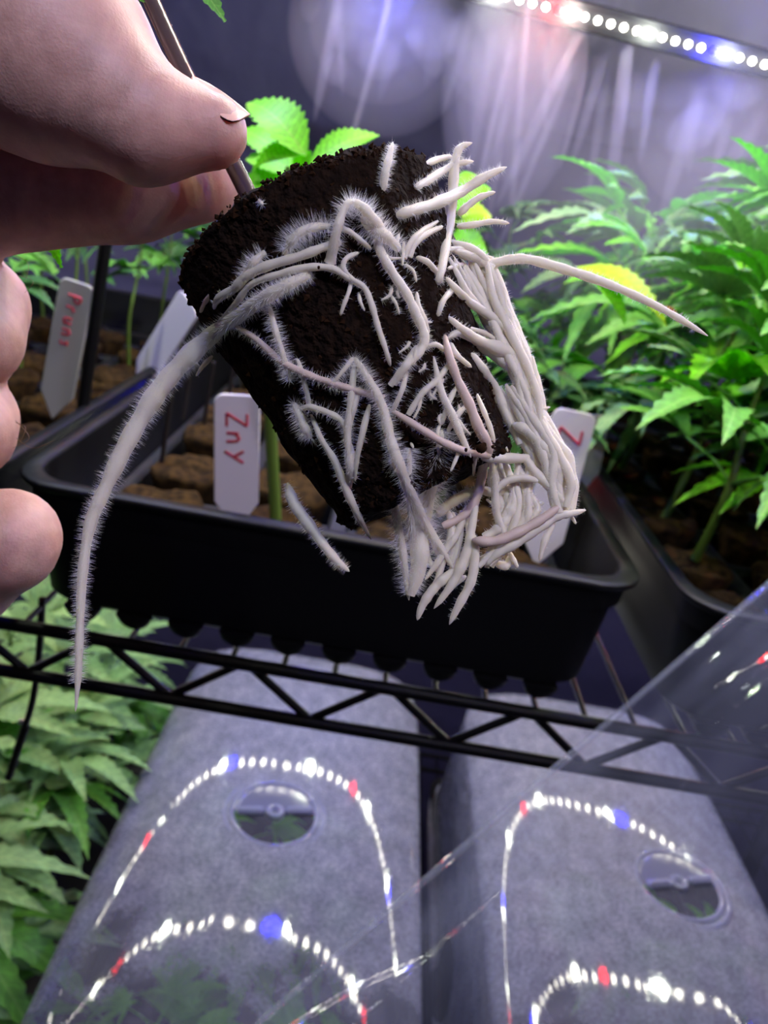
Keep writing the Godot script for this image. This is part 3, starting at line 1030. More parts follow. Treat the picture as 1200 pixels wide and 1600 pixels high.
# ---------------------------------------------------------------- mist
func smoke() -> void:
	var o := thing("mist", "wisps of pale mist hanging below the glowing light bar", "mist", P(820, 120, 0.72))
	stuff(o)
	var r := RandomNumberGenerator.new()
	r.seed = 8
	var fm := FogMaterial.new()
	fm.albedo = Color(0.93, 0.93, 0.97)
	fm.density = 4.0
	var ft := FogMaterial.new()
	ft.albedo = Color(0.93, 0.93, 0.97)
	ft.density = 9.0
	fm.density = 1.5
	var vols := []
	# broad banks, each a nest of ellipsoids that thins outwards: px, py, depth, half-width px, half-height px, lean
	for q in [[600, 50, 0.76, 150, 150, 0.05], [1010, 20, 0.80, 360, 190, 0.05], [1150, 120, 0.77, 150, 200, -0.1], [800, 130, 0.74, 110, 200, 0.1]]:
		for k in 4:
			var f: float = [1.0, 0.80, 0.60, 0.40][k]
			vols.append([q[0], q[1] - 20 * k, q[2], q[3] * f, q[4] * f, q[5], fm, 0.20 * f])
	var fp := FogMaterial.new()
	fp.albedo = Color(0.93, 0.93, 0.97)
	fp.density = 5.0
	var fl := FogMaterial.new()
	fl.albedo = Color(0.93, 0.93, 0.97)
	fl.density = 0.35
	for k in 4:
		vols.append([1050, 340, 0.52, 330.0 - 55.0 * k, 230.0 - 45.0 * k, 0.0, fl, 0.24 - 0.04 * k])
	# thin falling streamers
	for k in 22:                                          # puffs and curls between them
		var x := r.randf_range(480, 1200)
		var w := r.randf_range(16, 44)
		vols.append([x, r.randf_range(0, 110) + maxf(0.0, (x - 700.0) * 0.25), r.randf_range(0.71, 0.78), w, w * r.randf_range(0.8, 2.0), r.randf_range(-1.0, 1.0), fp, 0.03])
	for k in 34:
		var x := r.randf_range(480, 1210)
		var top := -30.0 + maxf(0.0, (x - 700.0) * 0.22)
		var ln := r.randf_range(70, 190) * (1.25 if x > 690 and x < 900 else 0.9)
		vols.append([x, top + ln * r.randf_range(0.6, 1.0), r.randf_range(0.70, 0.77), r.randf_range(5, 13), ln, r.randf_range(-0.28, 0.28), ft, 0.02])
	for q in vols:
		var v := FogVolume.new()
		v.name = "wisp"
		v.shape = RenderingServer.FOG_VOLUME_SHAPE_ELLIPSOID
		var d: float = q[2]
		v.size = Vector3(2.0 * q[3] * d / FPX, 2.0 * q[4] * d / FPX, maxf(q[7], q[3] * d / FPX))
		v.material = q[6]
		o.add_child(v, true)
		v.transform = Transform3D(Basis(Vector3.BACK, q[5]), P(q[0], q[1], d) - o.position)
		stuff(v)
# ---------------------------------------------------------------- the hand
func hand() -> void:
	# bones: x, y (picture), depth, radius (picture) at both ends; the skin is one surface round all of them
	var joints := [
		[[-290, -40, 0.160, 180], [-90, -8, 0.130, 186], [80, 86, 0.122, 157], [225, 193, 0.121, 87], [331, 206, 0.123, 56]],
		[[-300, 240, 0.182, 125], [-60, 302, 0.153, 97], [200, 288, 0.150, 84], [306, 278, 0.150, 68]],
		[[-300, 420, 0.188, 115], [-120, 455, 0.168, 88], [-36, 478, 0.165, 73], [-42, 528, 0.160, 70], [-190, 590, 0.172, 62]],
		[[-300, 620, 0.188, 105], [-120, 645, 0.168, 80], [-47, 652, 0.165, 66], [-50, 678, 0.160, 64], [-190, 735, 0.172, 58]],
		[[-300, 850, 0.184, 110], [-70, 898, 0.158, 87], [10, 846, 0.150, 76], [16, 838, 0.150, 71]],
		[[-300, 60, 0.176, 170], [-310, 420, 0.186, 150], [-310, 640, 0.188, 140], [-300, 840, 0.186, 130]]]
	var lo := Vector3(-0.168, -0.040, 0.092)
	var cell := 0.0016
	var n := Vector3i(96, 108, 78)
	var nx := n.x
	var nxy := n.x * n.y
	var acc := PackedFloat32Array()
	acc.resize(n.x * n.y * n.z)
	var kk := 1.0 / 0.0011
	for chain in joints:
		for j in chain.size() - 1:
			var p: Array = chain[j]
			var q: Array = chain[j + 1]
			var a := Vector3((p[0] - 600.0) / FPX * p[2], -(p[1] - 800.0) / FPX * p[2], p[2])
			var b := Vector3((q[0] - 600.0) / FPX * q[2], -(q[1] - 800.0) / FPX * q[2], q[2])
			var ra: float = p[3] * p[2] / FPX
			var rb: float = q[3] * q[2] / FPX
			var mr: float = maxf(ra, rb) + 0.006
			var l := Vector3i(((a.min(b) - Vector3.ONE * mr - lo) / cell).floor()).clamp(Vector3i.ZERO, n - Vector3i.ONE)
			var h := Vector3i(((a.max(b) + Vector3.ONE * mr - lo) / cell).ceil()).clamp(Vector3i.ZERO, n - Vector3i.ONE)
			var ab := b - a
			var inv := 1.0 / ab.length_squared()
			for z in range(l.z, h.z + 1):
				for y in range(l.y, h.y + 1):
					var at := z * nxy + y * nx
					for x in range(l.x, h.x + 1):
						var w := lo + Vector3(x, y, z) * cell - a
						var t := clampf(w.dot(ab) * inv, 0.0, 1.0)
						var d := (w - ab * t).length() - lerpf(ra, rb, t)
						if d < 0.006:
							acc[at + x] += exp(-kk * maxf(d, -0.012))
	# field: below zero inside
	for i in acc.size():
		acc[i] = -log(acc[i]) / kk if acc[i] > 0.0 else 0.006
	var verts := PackedVector3Array()
	var norms := PackedVector3Array()
	var uvs := PackedVector2Array()
	var id := PackedInt32Array()
	id.resize(acc.size())
	id.fill(-1)
	var off := [0, 1, nx, nx + 1, nxy, nxy + 1, nxy + nx, nxy + nx + 1]
	var corner := [Vector3(0, 0, 0), Vector3(1, 0, 0), Vector3(0, 1, 0), Vector3(1, 1, 0), Vector3(0, 0, 1), Vector3(1, 0, 1), Vector3(0, 1, 1), Vector3(1, 1, 1)]
	var edges := [[0, 1], [2, 3], [4, 5], [6, 7], [0, 2], [1, 3], [4, 6], [5, 7], [0, 4], [1, 5], [2, 6], [3, 7]]
	for z in n.z - 1:
		for y in n.y - 1:
			var row := z * nxy + y * nx
			for x in n.x - 1:
				var at := row + x
				var f0 := acc[at]
				if f0 > 0.004 or f0 < -0.004:
					continue
				var cnt := 0
				for o in off:
					if acc[at + o] < 0.0:
						cnt += 1
				if cnt == 0 or cnt == 8:
					continue
				var s := Vector3.ZERO
				var m := 0
				for e in edges:
					var fa := acc[at + off[e[0]]]
					var fb := acc[at + off[e[1]]]
					if (fa < 0.0) != (fb < 0.0):
						s += (corner[e[0]] as Vector3).lerp(corner[e[1]], fa / (fa - fb))
						m += 1
				s /= m
				var g := Vector3(acc[at + 1] + acc[at + nx + 1] + acc[at + nxy + 1] + acc[at + nxy + nx + 1] - acc[at] - acc[at + nx] - acc[at + nxy] - acc[at + nxy + nx],
					acc[at + nx] + acc[at + nx + 1] + acc[at + nxy + nx] + acc[at + nxy + nx + 1] - acc[at] - acc[at + 1] - acc[at + nxy] - acc[at + nxy + 1],
					acc[at + nxy] + acc[at + nxy + 1] + acc[at + nxy + nx] + acc[at + nxy + nx + 1] - acc[at] - acc[at + 1] - acc[at + nx] - acc[at + nx + 1])
				id[at] = verts.size()
				var c := lo + (Vector3(x, y, z) + s) * cell
				verts.append(EYE + cam_basis * Vector3(c.x, c.y, -c.z))
				norms.append((cam_basis * Vector3(g.x, g.y, -g.z)).normalized())
				uvs.append(Vector2(c.x, c.y) * 10.0)
	var tri := PackedInt32Array()
	for z in range(1, n.z - 1):
		for y in range(1, n.y - 1):
			for x in range(1, n.x - 1):
				var at := z * nxy + y * nx + x
				if id[at] < 0 and acc[at] > 0.004:
					continue
				var s0 := acc[at] < 0.0
				for ax in 3:
					var step: int = [1, nx, nxy][ax]
					if s0 == (acc[at + step] < 0.0):
						continue
					var u: int = [nx, nxy, 1][ax]
					var w: int = [nxy, 1, nx][ax]
					var q := [id[at], id[at - u], id[at - u - w], id[at - w]]
					if q.min() < 0:
						continue
					var pn := norms[q[0]] + norms[q[1]] + norms[q[2]] + norms[q[3]]
					var fn := (verts[q[2]] - verts[q[0]]).cross(verts[q[1]] - verts[q[0]]) + (verts[q[3]] - verts[q[0]]).cross(verts[q[2]] - verts[q[0]])
					if fn.dot(pn) >= 0.0:
						tri.append_array(PackedInt32Array([q[0], q[1], q[2], q[0], q[2], q[3]]))
					else:
						tri.append_array(PackedInt32Array([q[0], q[2], q[1], q[0], q[3], q[2]]))
	var o := thing("person", "bare hand pinching the cutting's stem between thumb and index finger, other fingers curled", "hand", Vector3.ZERO)
	var org := P(-300, 420, 0.188)
	o.position = org
	for i in verts.size():
		verts[i] -= org
	var arr := []
	arr.resize(Mesh.ARRAY_MAX)
	arr[Mesh.ARRAY_VERTEX] = verts
	arr[Mesh.ARRAY_NORMAL] = norms
	arr[Mesh.ARRAY_TEX_UV] = uvs
	arr[Mesh.ARRAY_INDEX] = tri
	var mesh := ArrayMesh.new()
	mesh.add_surface_from_arrays(Mesh.PRIMITIVE_TRIANGLES, arr)
	mesh.surface_set_material(0, M.skin)
	put("body", mesh, o)
	# thumbnail: a thin curved plate lying on the thumb's back
	var rs := []
	for k in 15:
		var t := k / 14.0
		var cx := lerpf(301, 391, t)
		var cy := lerpf(118, 178, t) - 6.0 * sin(PI * t)
		var wide: float = 0.0056 * pow(maxf(0.02, 1.0 - pow(absf(t * 2.0 - 1.0), 5.0)), 0.5)
		var ring := PackedVector3Array()
		for sgn in [1.0, -1.0]:
			for j in 9:
				var a: float = (j / 8.0 * 2.0 - 1.0) * sgn
				var d := 0.1235 + wide * a
				var drop: float = 30.0 * a * a * pow(wide / 0.0056, 2.0) + (0.0 if sgn > 0.0 else 5.0)
				ring.append(P(cx - drop * 0.54, cy + drop * 0.84, d))
		rs.append(ring)
	var mb := MB.new()
	mb.rings(rs)
	part("thumbnail", mb, M.nail, o)
	# a few fine hairs on the curled fingers
	for hq in [[22, 398, 44, 412, 40, 440], [30, 430, 52, 440, 38, 458], [22, 655, 46, 684, 20, 700], [20, 680, 50, 700, 85, 688], [24, 660, 40, 668, 32, 690]]:
		mb = MB.new()
		mb.tube(spline([P(hq[0], hq[1], 0.163), P(hq[2], hq[3], 0.161), P(hq[4], hq[5], 0.160)], 5), [0.00006, 0.00006, 0.00006, 0.00006, 0.00006, 0.00005, 0.00005, 0.00005, 0.00004, 0.00003, 0.00002], 4)
		part("finger_hair", mb, M.hair, o)

# ---------------------------------------------------------------- the rooted cutting
func plug_front(x: float, y: float) -> float:            # depth at which the line of sight meets the soil plug, or -1
	var d := 0.085
	var r := cam_basis * Vector3((x - 600.0) / FPX, -(y - 800.0) / FPX, -1.0)
	while d < 0.16:
		var w := EYE + r * d - plug_a
		var s := w.dot(plug_axis)
		if s > 0.0 and s < plug_len:
			if (w - plug_axis * s).length() < lerpf(plug_r0, plug_r1, s / plug_len):
				return d
		d += 0.0004
	return -1.0

func axis_depth(x: float, y: float) -> float:
	var t := clampf(((x - 480.0) * 188.0 + (y - 366.0) * 402.0) / (188.0 * 188.0 + 402.0 * 402.0), -0.1, 1.25)
	return lerpf(0.130, 0.127, t)

var hairs_mb: MB

func hair_at(p: Vector3, out: Vector3, ln: float, w: float) -> void:
	var s := out.cross(p - EYE).normalized() * w
	var b := hairs_mb.v.size()
	var mid := out * ln
	hairs_mb.v.append(p - s)
	hairs_mb.v.append(p + s)
	hairs_mb.v.append(p + mid)
	for k in 3:
		hairs_mb.uv.append(Vector2(0.5, 0.5))
	hairs_mb.idx.append_array(PackedInt32Array([b, b + 1, b + 2]))

func root(o: Node3D, xy: Array, lift: float, rad: Array, hair := 0.0, hlen := 10.0, m: Material = null, called := "root", back := 0.0) -> void:
	# xy: picture points from base to tip; lift: millimetres off the plug; rad: radii in pixels (base .. tip)
	var ctl := []
	for i in range(0, xy.size(), 2):
		var d := plug_front(xy[i], xy[i + 1])
		var ax := axis_depth(xy[i], xy[i + 1])
		d = ax - 0.001 if d < 0.0 else d
		ctl.append(Vector3(xy[i], xy[i + 1], d - lift * 0.001 - 0.0005 + back))
	for i in range(1, ctl.size() - 1):
		ctl[i].z = (ctl[i - 1].z + ctl[i].z * 2.0 + ctl[i + 1].z) * 0.25
	if plug_front(xy[0], xy[1]) > 0.0:
		ctl[0].z += 0.0006 + lift * 0.001                 # the base comes out of the soil
	if rad[-1] > 3.5 and plug_front(xy[-2], xy[-1]) > 0.0:
		ctl[-1].z += 0.0003 + lift * 0.001
	var sp := spline(ctl, 5)
	var pts := []
	var rr := []
	var ph := rng.randf() * 10.0
	for i in sp.size():
		var t := float(i) / (sp.size() - 1)
		var f := t * (rad.size() - 1)
		var k := mini(int(f), rad.size() - 2)
		var r: float = lerpf(rad[k], rad[k + 1], f - k) * sp[i].z / FPX * 0.84
		r *= 1.0 + 0.07 * sin(ph + i * 1.7) + 0.05 * sin(ph * 2.0 + i * 0.9)
		r *= [0.35, 0.75, 0.92][i] if i < 3 else 1.0         # rounded where it leaves the soil
		if t > 0.9 and rad[-1] < 5.0:
			r *= maxf(0.22, sqrt(1.0 - pow((t - 0.9) / 0.1, 2.0)))
		pts.append(P(sp[i].x, sp[i].y, sp[i].z - r * 0.6))
		rr.append(r)
	var mb := MB.new()
	mb.tube(pts, rr, 9)
	var node := part(called, mb, m if m else M.root, o)
	if hair <= 0.0:
		return
	hairs_mb = MB.new()
	var length := 0.0
	for i in sp.size() - 1:
		length += Vector2(sp[i].x, sp[i].y).distance_to(Vector2(sp[i + 1].x, sp[i + 1].y))
	var count := int(length * hair * 3.4)
	for i in count:
		var f := pow(rng.randf(), 1.1) * 0.93 * (pts.size() - 1)
		var k := mini(int(f), pts.size() - 2)
		var p: Vector3 = (pts[k] as Vector3).lerp(pts[k + 1], f - k)
		var dir: Vector3 = (pts[k + 1] - pts[k]).normalized()
		var side := dir.cross(cam_basis.z).normalized()
		var a := rng.randf() * TAU
		var out := side * cos(a) + dir.cross(side) * sin(a) + dir * rng.randf_range(-0.15, 0.35)
		out = (out + Vector3(rng.randf_range(-0.2, 0.2), rng.randf_range(-0.2, 0.2), rng.randf_range(-0.2, 0.2))).normalized()
		var r: float = rr[k]
		hair_at(p + out * r * 0.9, out, hlen * rng.randf_range(0.25, 1.0) * 0.0001, 0.000019)
	var org: Vector3 = o.position
	for i in hairs_mb.v.size():
		hairs_mb.v[i] -= org
	stuff(put("root_hairs", hairs_mb.mesh(M.fuzz, false), node))

func cutting() -> void:
	plug_a = P(480, 366, 0.130)
	var e := P(668, 768, 0.127)
	plug_axis = (e - plug_a).normalized()
	plug_len = plug_a.distance_to(e)
	plug_r0 = 216.0 * 0.130 / FPX
	plug_r1 = 142.0 * 0.127 / FPX
	var o := thing("rooted_cutting", "rooted cutting held up by its stem, dark soil plug bursting with white hairy roots", "cutting", plug_a)
	# soil plug
	var s := plug_axis.cross(cam_basis.z).normalized()
	var t := plug_axis.cross(s)
	var n1 := noise(95.0, FastNoiseLite.TYPE_SIMPLEX_SMOOTH, 4, 41)
	var n2 := noise(900.0, FastNoiseLite.TYPE_SIMPLEX_SMOOTH, 3, 42)
	var rs := []
	var prof := [[0.02, 0.0], [0.3, 0.0], [0.6, 0.0], [0.85, 0.0], [0.95, 0.006], [1.0, 0.03]]
	for k in 30:
		prof.append([1.0, 0.05 + 0.91 * k / 29.0])
	prof.append_array([[1.0, 0.985], [0.94, 1.0], [0.7, 1.005], [0.4, 1.0], [0.05, 1.0]])
	for q in prof:
		var ring := PackedVector3Array()
		for i in 110:
			var a := TAU * i / 110.0
			var rr: float = lerpf(plug_r0, plug_r1, q[1]) * q[0]
			var p: Vector3 = plug_axis * (plug_len * q[1]) + (s * cos(a) + t * sin(a)) * rr
			var nrm := (s * cos(a) + t * sin(a)) if q[0] >= 0.9 else Vector3.ZERO
			var cap: float = 0.0 if q[1] > 0.02 and q[1] < 0.98 else 1.0
			p += nrm * (0.0011 * n1.get_noise_3dv(p) + 0.0006 * n2.get_noise_3dv(p)) + plug_axis * (0.0011 * cap * n1.get_noise_3dv(p * 1.3))
			ring.append(plug_a + p)
		rs.append(ring)
	var mb := MB.new()
	mb.rings(rs)
	var plug := part("soil_plug", mb, M.plug, o)
	mb = MB.new()
	for i in 2600:
		var a := rng.randf() * TAU
		var q := rng.randf()
		if rng.randf() < 0.4:
			q = rng.randf() * 0.05 if rng.randf() < 0.7 else 1.0 - rng.randf() * 0.05
		var rr := lerpf(plug_r0, plug_r1, q) * lerpf(0.94, 0.995, clampf(minf(q, 1.0 - q) / 0.03, 0.0, 1.0))
		var c: Vector3 = plug_a + plug_axis * (plug_len * q) + (s * cos(a) + t * sin(a)) * rr
		var c0 := c - plug_a
		c += (s * cos(a) + t * sin(a)) * (0.0011 * n1.get_noise_3dv(c0) + 0.0006 * n2.get_noise_3dv(c0))
		var z := 0.00018 + 0.00055 * pow(rng.randf(), 3.0)
		var b := Basis.from_euler(Vector3(rng.randf(), rng.randf(), rng.randf()) * TAU)
		var vs := [c + b.x * z, c + b.y * z * 0.8, c + b.z * z * 1.3, c - b.x * z * 0.9, c - b.y * z, c - b.z * z]
		for f in [[0, 1, 2], [0, 2, 4], [0, 4, 5], [0, 5, 1], [3, 1, 2], [3, 2, 4], [3, 4, 5], [3, 5, 1]]:
			mb.poly([vs[f[0]], vs[f[1]], vs[f[2]]], (vs[f[0]] + vs[f[1]] + vs[f[2]]) / 3.0 - c)
	for i in mb.v.size():
		mb.v[i] -= plug_a
	stuff(put("soil_crumbs", mb.mesh(M.crumb, false), plug))
	# stem and leaves
	var sp := spline([P(420, 372, 0.136), P(372, 272, 0.137), P(296, 130, 0.1385), P(240, 10, 0.140), P(196, -90, 0.142)], 6)
	var rr := []
	for i in sp.size():
		rr.append(15.5 * 0.138 / FPX * (1.0 if i > 3 else 1.06))
	mb = MB.new()
	mb.tube(sp, rr, 14, 0.82)
	part("stem", mb, M.stem_held, o)
	mb = MB.new()
	mb.tube(spline([P(245, 78, 0.139), P(222, 30, 0.138), P(208, -20, 0.139)], 5), [0.0005, 0.0005, 0.0005, 0.0005, 0.0005, 0.0005, 0.0005, 0.0005, 0.0005, 0.0005, 0.0005], 7)
	part("petiole", mb, M.stem_held, o)
	var up := (cam_basis.z + Vector3(0, 0.6, 0)).normalized()
	blade(o, P(250, -75, 0.140), P(353, 29, 0.142), 52.0 * 0.14 / FPX, up, 0.05, 0.25, M.leaf_mid)
	blade(o, P(236, 6, 0.139), P(120, -20, 0.142), 34.0 * 0.14 / FPX, up, 0.05, 0.25, M.leaf_mid)
	blade(o, P(62, 325, 0.172), P(95, 416, 0.170), 30.0 * 0.17 / FPX, up, 0.05, 0.3, M.leaf_bright)
	roots(o)

func bundle(o: Node3D, left: Array, right: Array, n: int, rad: Array, lift: float, hair := 0.5, jit := 6.0) -> void:
	for i in n:
		var f := (i + rng.randf_range(-0.3, 0.3)) / maxf(n - 1, 1)
		var xy := []
		for k in left.size():
			xy.append(lerpf(left[k], right[k], clampf(f + rng.randf_range(-0.08, 0.08), 0, 1)) + rng.randf_range(-jit, jit))
		root(o, xy, lift + rng.randf_range(-0.8, 2.2), rad, hair, 9.0)

func roots(o: Node3D) -> void:
	# the two long ones
	root(o, [486, 428, 450, 445, 410, 468, 370, 495, 328, 527, 280, 572, 240, 622, 200, 690, 166, 760, 141, 820, 129, 900, 125, 980, 122, 1060, 118, 1112], 1.2, [8, 12, 13, 15, 18, 18, 16, 13, 10, 8, 7, 3], 2.2, 16.0)
	root(o, [740, 420, 768, 412, 800, 405, 830, 406, 880, 420, 930, 436, 980, 456, 1030, 480, 1072, 504, 1106, 525], 0.5, [9, 9, 9, 9, 9, 8, 7, 6, 3], 0.9, 9.0)
	# upper face
	root(o, [535, 379, 510, 385, 470, 400, 420, 415, 385, 432, 365, 452, 342, 466, 334, 483], 0.8, [6, 8, 9, 9, 9, 8, 4], 0.6, 8.0)
	root(o, [575, 452, 548, 437, 520, 420, 480, 418, 430, 430, 392, 445, 370, 472, 345, 502], 0.6, [5, 6, 7, 7, 6, 6, 5], 0.4, 8.0)
	root(o, [600, 372, 586, 346, 566, 323, 548, 316, 538, 326, 526, 362, 516, 410], 2.2, [12, 11, 9, 6, 7, 9, 11], 1.6, 22.0)
	root(o, [565, 340, 585, 358, 605, 372, 622, 388], 1.2, [8, 12, 12, 7], 3.0, 24.0)
	root(o, [597, 302, 602, 270, 608, 246, 614, 222], 1.0, [8, 8, 7, 2.5], 2.5, 11.0)
	root(o, [684, 444, 688, 428, 696, 388, 703, 340, 708, 290, 711, 252, 719, 231, 738, 223], 1.5, [6, 8, 9, 10, 10, 9, 7, 3], 0.8, 9.0)
	root(o, [648, 294, 664, 285, 690, 268, 715, 256, 740, 252], 1.2, [8, 8, 7, 6, 3], 2.2, 12.0)
	root(o, [618, 338, 640, 330, 680, 318, 720, 300, 760, 275, 792, 261], 1.6, [8, 10, 11, 10, 8, 3], 1.6, 12.0)
	root(o, [716, 336, 730, 322, 750, 308, 774, 300], 0.2, [7, 7, 6, 3], 0.6, 8.0)
	root(o, [714, 354, 740, 351, 770, 346, 796, 349], 0.2, [7, 6, 5, 2.5], 0.9, 9.0)
	root(o, [662, 258, 684, 249, 706, 244], -0.4, [6, 6, 4], 0.8, 8.0)
	root(o, [518, 352, 480, 358, 458, 374, 445, 396], 0.8, [6, 9, 9, 6], 3.2, 24.0)
	root(o, [470, 365, 482, 360], 1.6, [5, 3], 0.0)
	root(o, [518, 352, 545, 361, 565, 377, 580, 390], 0.9, [5, 5, 5, 4], 0.6, 10.0)
	root(o, [562, 394, 541, 404, 537, 420, 550, 436, 570, 450, 582, 480, 591, 512, 604, 550, 610, 572], 0.8, [4, 5, 5, 5, 6, 6, 5, 4], 0.5, 8.0)
	root(o, [585, 368, 598, 400, 616, 430, 636, 460, 650, 490, 662, 518, 663, 536, 651, 556, 630, 576, 610, 602], 0.8, [8, 9, 9, 9, 9, 8, 7, 6], 0.8, 12.0)
	root(o, [650, 452, 655, 480, 664, 500, 669, 522], 0.8, [3, 5, 5, 4], 0.4, 8.0)
	root(o, [549, 440, 545, 456, 536, 480, 532, 493], 0.8, [5, 4, 4, 2], 0.3, 7.0)
	root(o, [560, 457, 563, 471, 570, 486], 0.8, [3.5, 3.5, 2], 0.2, 6.0)
	root(o, [421, 478, 430, 515, 441, 552, 449, 580, 453, 598], 0.7, [5, 6, 6, 5, 2], 2.4, 18.0)
	root(o, [446, 574, 441, 592], 0.8, [4, 2], 0.0)
	root(o, [366, 508, 400, 530, 440, 565, 482, 586, 522, 600, 562, 612, 600, 622], 0.7, [5, 6, 7, 7, 7, 6], 1.0, 12.0, M.root_tan)
	root(o, [553, 558, 535, 581, 514, 606], 0.9, [5, 4, 3], 1.6, 16.0)
	root(o, [553, 558, 571, 585, 586, 610, 600, 642, 609, 682, 622, 722, 641, 770, 664, 818, 690, 858, 710, 892], 1.2, [5, 7, 8, 9, 10, 11, 11, 10, 7, 3], 1.6, 18.0)
	root(o, [553, 570, 549, 620, 543, 668, 545, 712, 549, 742], 0.9, [6, 7, 7, 6, 3], 0.9, 14.0)
	root(o, [562, 605, 552, 640, 540, 690], 0.9, [6, 6, 5], 0.6, 10.0)
	root(o, [578, 630, 566, 678, 557, 720, 555, 752], 0.9, [6, 6, 5, 2], 0.5, 10.0)
	root(o, [459, 628, 468, 650, 478, 672, 487, 684], 0.7, [6, 8, 9, 4], 2.6, 20.0)
	root(o, [465, 560, 475, 595, 483, 630], 0.6, [4, 5, 5], 1.0, 12.0)
	root(o, [468, 640, 484, 636, 508, 643, 532, 656, 541, 675, 542, 696], 0.9, [5, 6, 6, 5, 4], 1.0, 14.0)
	root(o, [486, 644, 500, 682, 524, 722, 541, 765, 560, 806, 580, 843], 0.8, [5, 5, 7, 8, 7, 2], 0.7, 10.0)
	root(o, [545, 690, 548, 730, 545, 760], 0.7, [10, 10, 6], 0.5, 8.0)
	root(o, [449, 755, 459, 786, 480, 816, 506, 852, 528, 878, 546, 893], 0.2, [7, 11, 11, 9, 8, 3], 1.6, 11.0)
	root(o, [332, 556, 317, 572, 306, 588], 0.1, [5, 4, 2], 0.2, 5.0)
	root(o, [335, 455, 322, 470, 313, 489], 0.4, [5, 5, 3], 0.3, 6.0, M.root_tan)
	root(o, [382, 432, 395, 411, 414, 394], 0.6, [8, 8, 5], 3.4, 20.0)
	root(o, [404, 312, 410, 320], 0.6, [5, 3], 2.0, 9.0)
	# middle right of the face
	root(o, [610, 640, 648, 664, 690, 690, 726, 705, 764, 712], 1.6, [6, 7, 8, 7, 6], 0.4, 8.0, M.root_tan)
	root(o, [677, 556, 690, 612, 705, 645, 717, 672, 736, 715], 1.4, [4, 7, 8, 8, 3], 0.8, 10.0)
	root(o, [695, 524, 702, 555, 716, 595, 733, 630, 748, 668, 762, 696, 756, 722, 752, 748, 742, 784, 724, 806, 692, 822], 1.6, [6, 8, 9, 10, 10, 10, 9, 9, 8, 7], 0.5, 8.0, M.root_tan)
	root(o, [704, 536, 714, 555, 737, 574], 1.8, [5, 6, 3], 0.2, 6.0)
	root(o, [662, 546, 680, 538, 696, 549], 0.9, [4, 5, 4], 0.4, 8.0)
	root(o, [736, 552, 753, 576, 774, 608, 788, 642, 802, 670, 812, 694], 1.6, [7, 9, 9, 9, 8, 6], 0.9, 10.0)
	root(o, [744, 614, 757, 645, 766, 668, 773, 692], 1.9, [4, 5, 5, 3], 0.3, 7.0)
	root(o, [703, 566, 685, 592, 660, 614, 638, 648], 0.8, [5, 6, 6, 5], 0.9, 12.0)
	root(o, [713, 603, 700, 632, 690, 664], 0.9, [5, 5, 4], 0.4, 8.0)
	root(o, [728, 634, 712, 652, 699, 676], 0.9, [6, 5, 4], 0.4, 8.0)
	root(o, [652, 540, 640, 562, 630, 578, 616, 600], 0.8, [6, 8, 8, 6], 0.9, 14.0)
	root(o, [636, 580, 628, 610, 612, 645], 0.8, [5, 5, 4], 0.9, 14.0)
	root(o, [654, 538, 649, 552, 647, 570], 1.2, [4, 4, 2], 0.2, 5.0)
	root(o, [720, 698, 713, 716, 704, 737], 1.2, [6, 4, 2], 0.2, 5.0)
	root(o, [743, 712, 741, 726, 740, 744], 1.6, [5, 4, 1.5], 0.2, 5.0)
	# the fuzzy hanging sheet and tips below
	root(o, [612, 716, 617, 790, 630, 866, 639, 938], 1.2, [6, 8, 8, 3], 2.2, 22.0)
	root(o, [660, 770, 657, 830, 654, 886, 641, 930], 1.0, [10, 17, 17, 8], 2.2, 16.0)
	root(o, [690, 672, 680, 726, 670, 778, 662, 830], 0.8, [9, 11, 12, 10], 4.0, 34.0)
	root(o, [640, 700, 640, 770, 645, 850], 0.6, [5, 6, 8], 3.0, 26.0)
	root(o, [730, 790, 717, 828, 702, 852, 684, 878, 664, 906], 1.4, [6, 7, 7, 6, 3], 0.7, 9.0)
	root(o, [744, 786, 737, 824, 732, 852, 720, 886, 703, 917, 678, 951], 2.2, [7, 8, 9, 10, 8, 3], 0.5, 8.0)
	root(o, [741, 836, 742, 876, 735, 911, 718, 944, 702, 976], 2.0, [8, 9, 9, 8, 3], 0.6, 9.0)
	root(o, [712, 890, 692, 906, 675, 923, 660, 946, 652, 969], 1.6, [8, 9, 9, 8, 3], 0.3, 7.0)
	root(o, [696, 868, 686, 898, 676, 920, 666, 938], 0.8, [5, 6, 5, 3], 0.5, 8.0)
	root(o, [728, 900, 708, 914, 690, 934], 0.2, [6, 6, 3], 0.3, 7.0)
	root(o, [674, 826, 680, 852, 692, 872], 0.0, [6, 7, 5], 0.6, 10.0)
	root(o, [664, 856, 672, 878, 690, 896], 0.0, [5, 6, 4], 0.6, 9.0)
	# curls of the lower right
	root(o, [738, 844, 770, 846, 807, 833, 845, 812, 872, 792], 3.4, [9, 10, 10, 9, 6], 0.3, 7.0, M.root_tan)
	root(o, [915, 797, 890, 803, 872, 806, 845, 822, 807, 848, 776, 866, 759, 884], 2.6, [3, 7, 9, 10, 10, 8, 4], 0.4, 7.0)
	root(o, [866, 814, 852, 842, 843, 876], 1.8, [7, 7, 3], 0.2, 6.0)
	root(o, [840, 752, 820, 747, 796, 750, 777, 764, 769, 782], 3.8, [6, 7, 7, 6, 3.5], 0.1, 6.0)
	root(o, [803, 752, 802, 786, 792, 808, 778, 826, 756, 840], 2.2, [8, 9, 10, 10, 8], 0.9, 10.0)
	root(o, [795, 764, 809, 785, 826, 790, 850, 786], 1.8, [5, 5, 5, 4], 0.4, 8.0)
	root(o, [818, 712, 838, 740, 860, 762, 880, 784], 2.8, [8, 9, 9, 6], 0.6, 9.0)
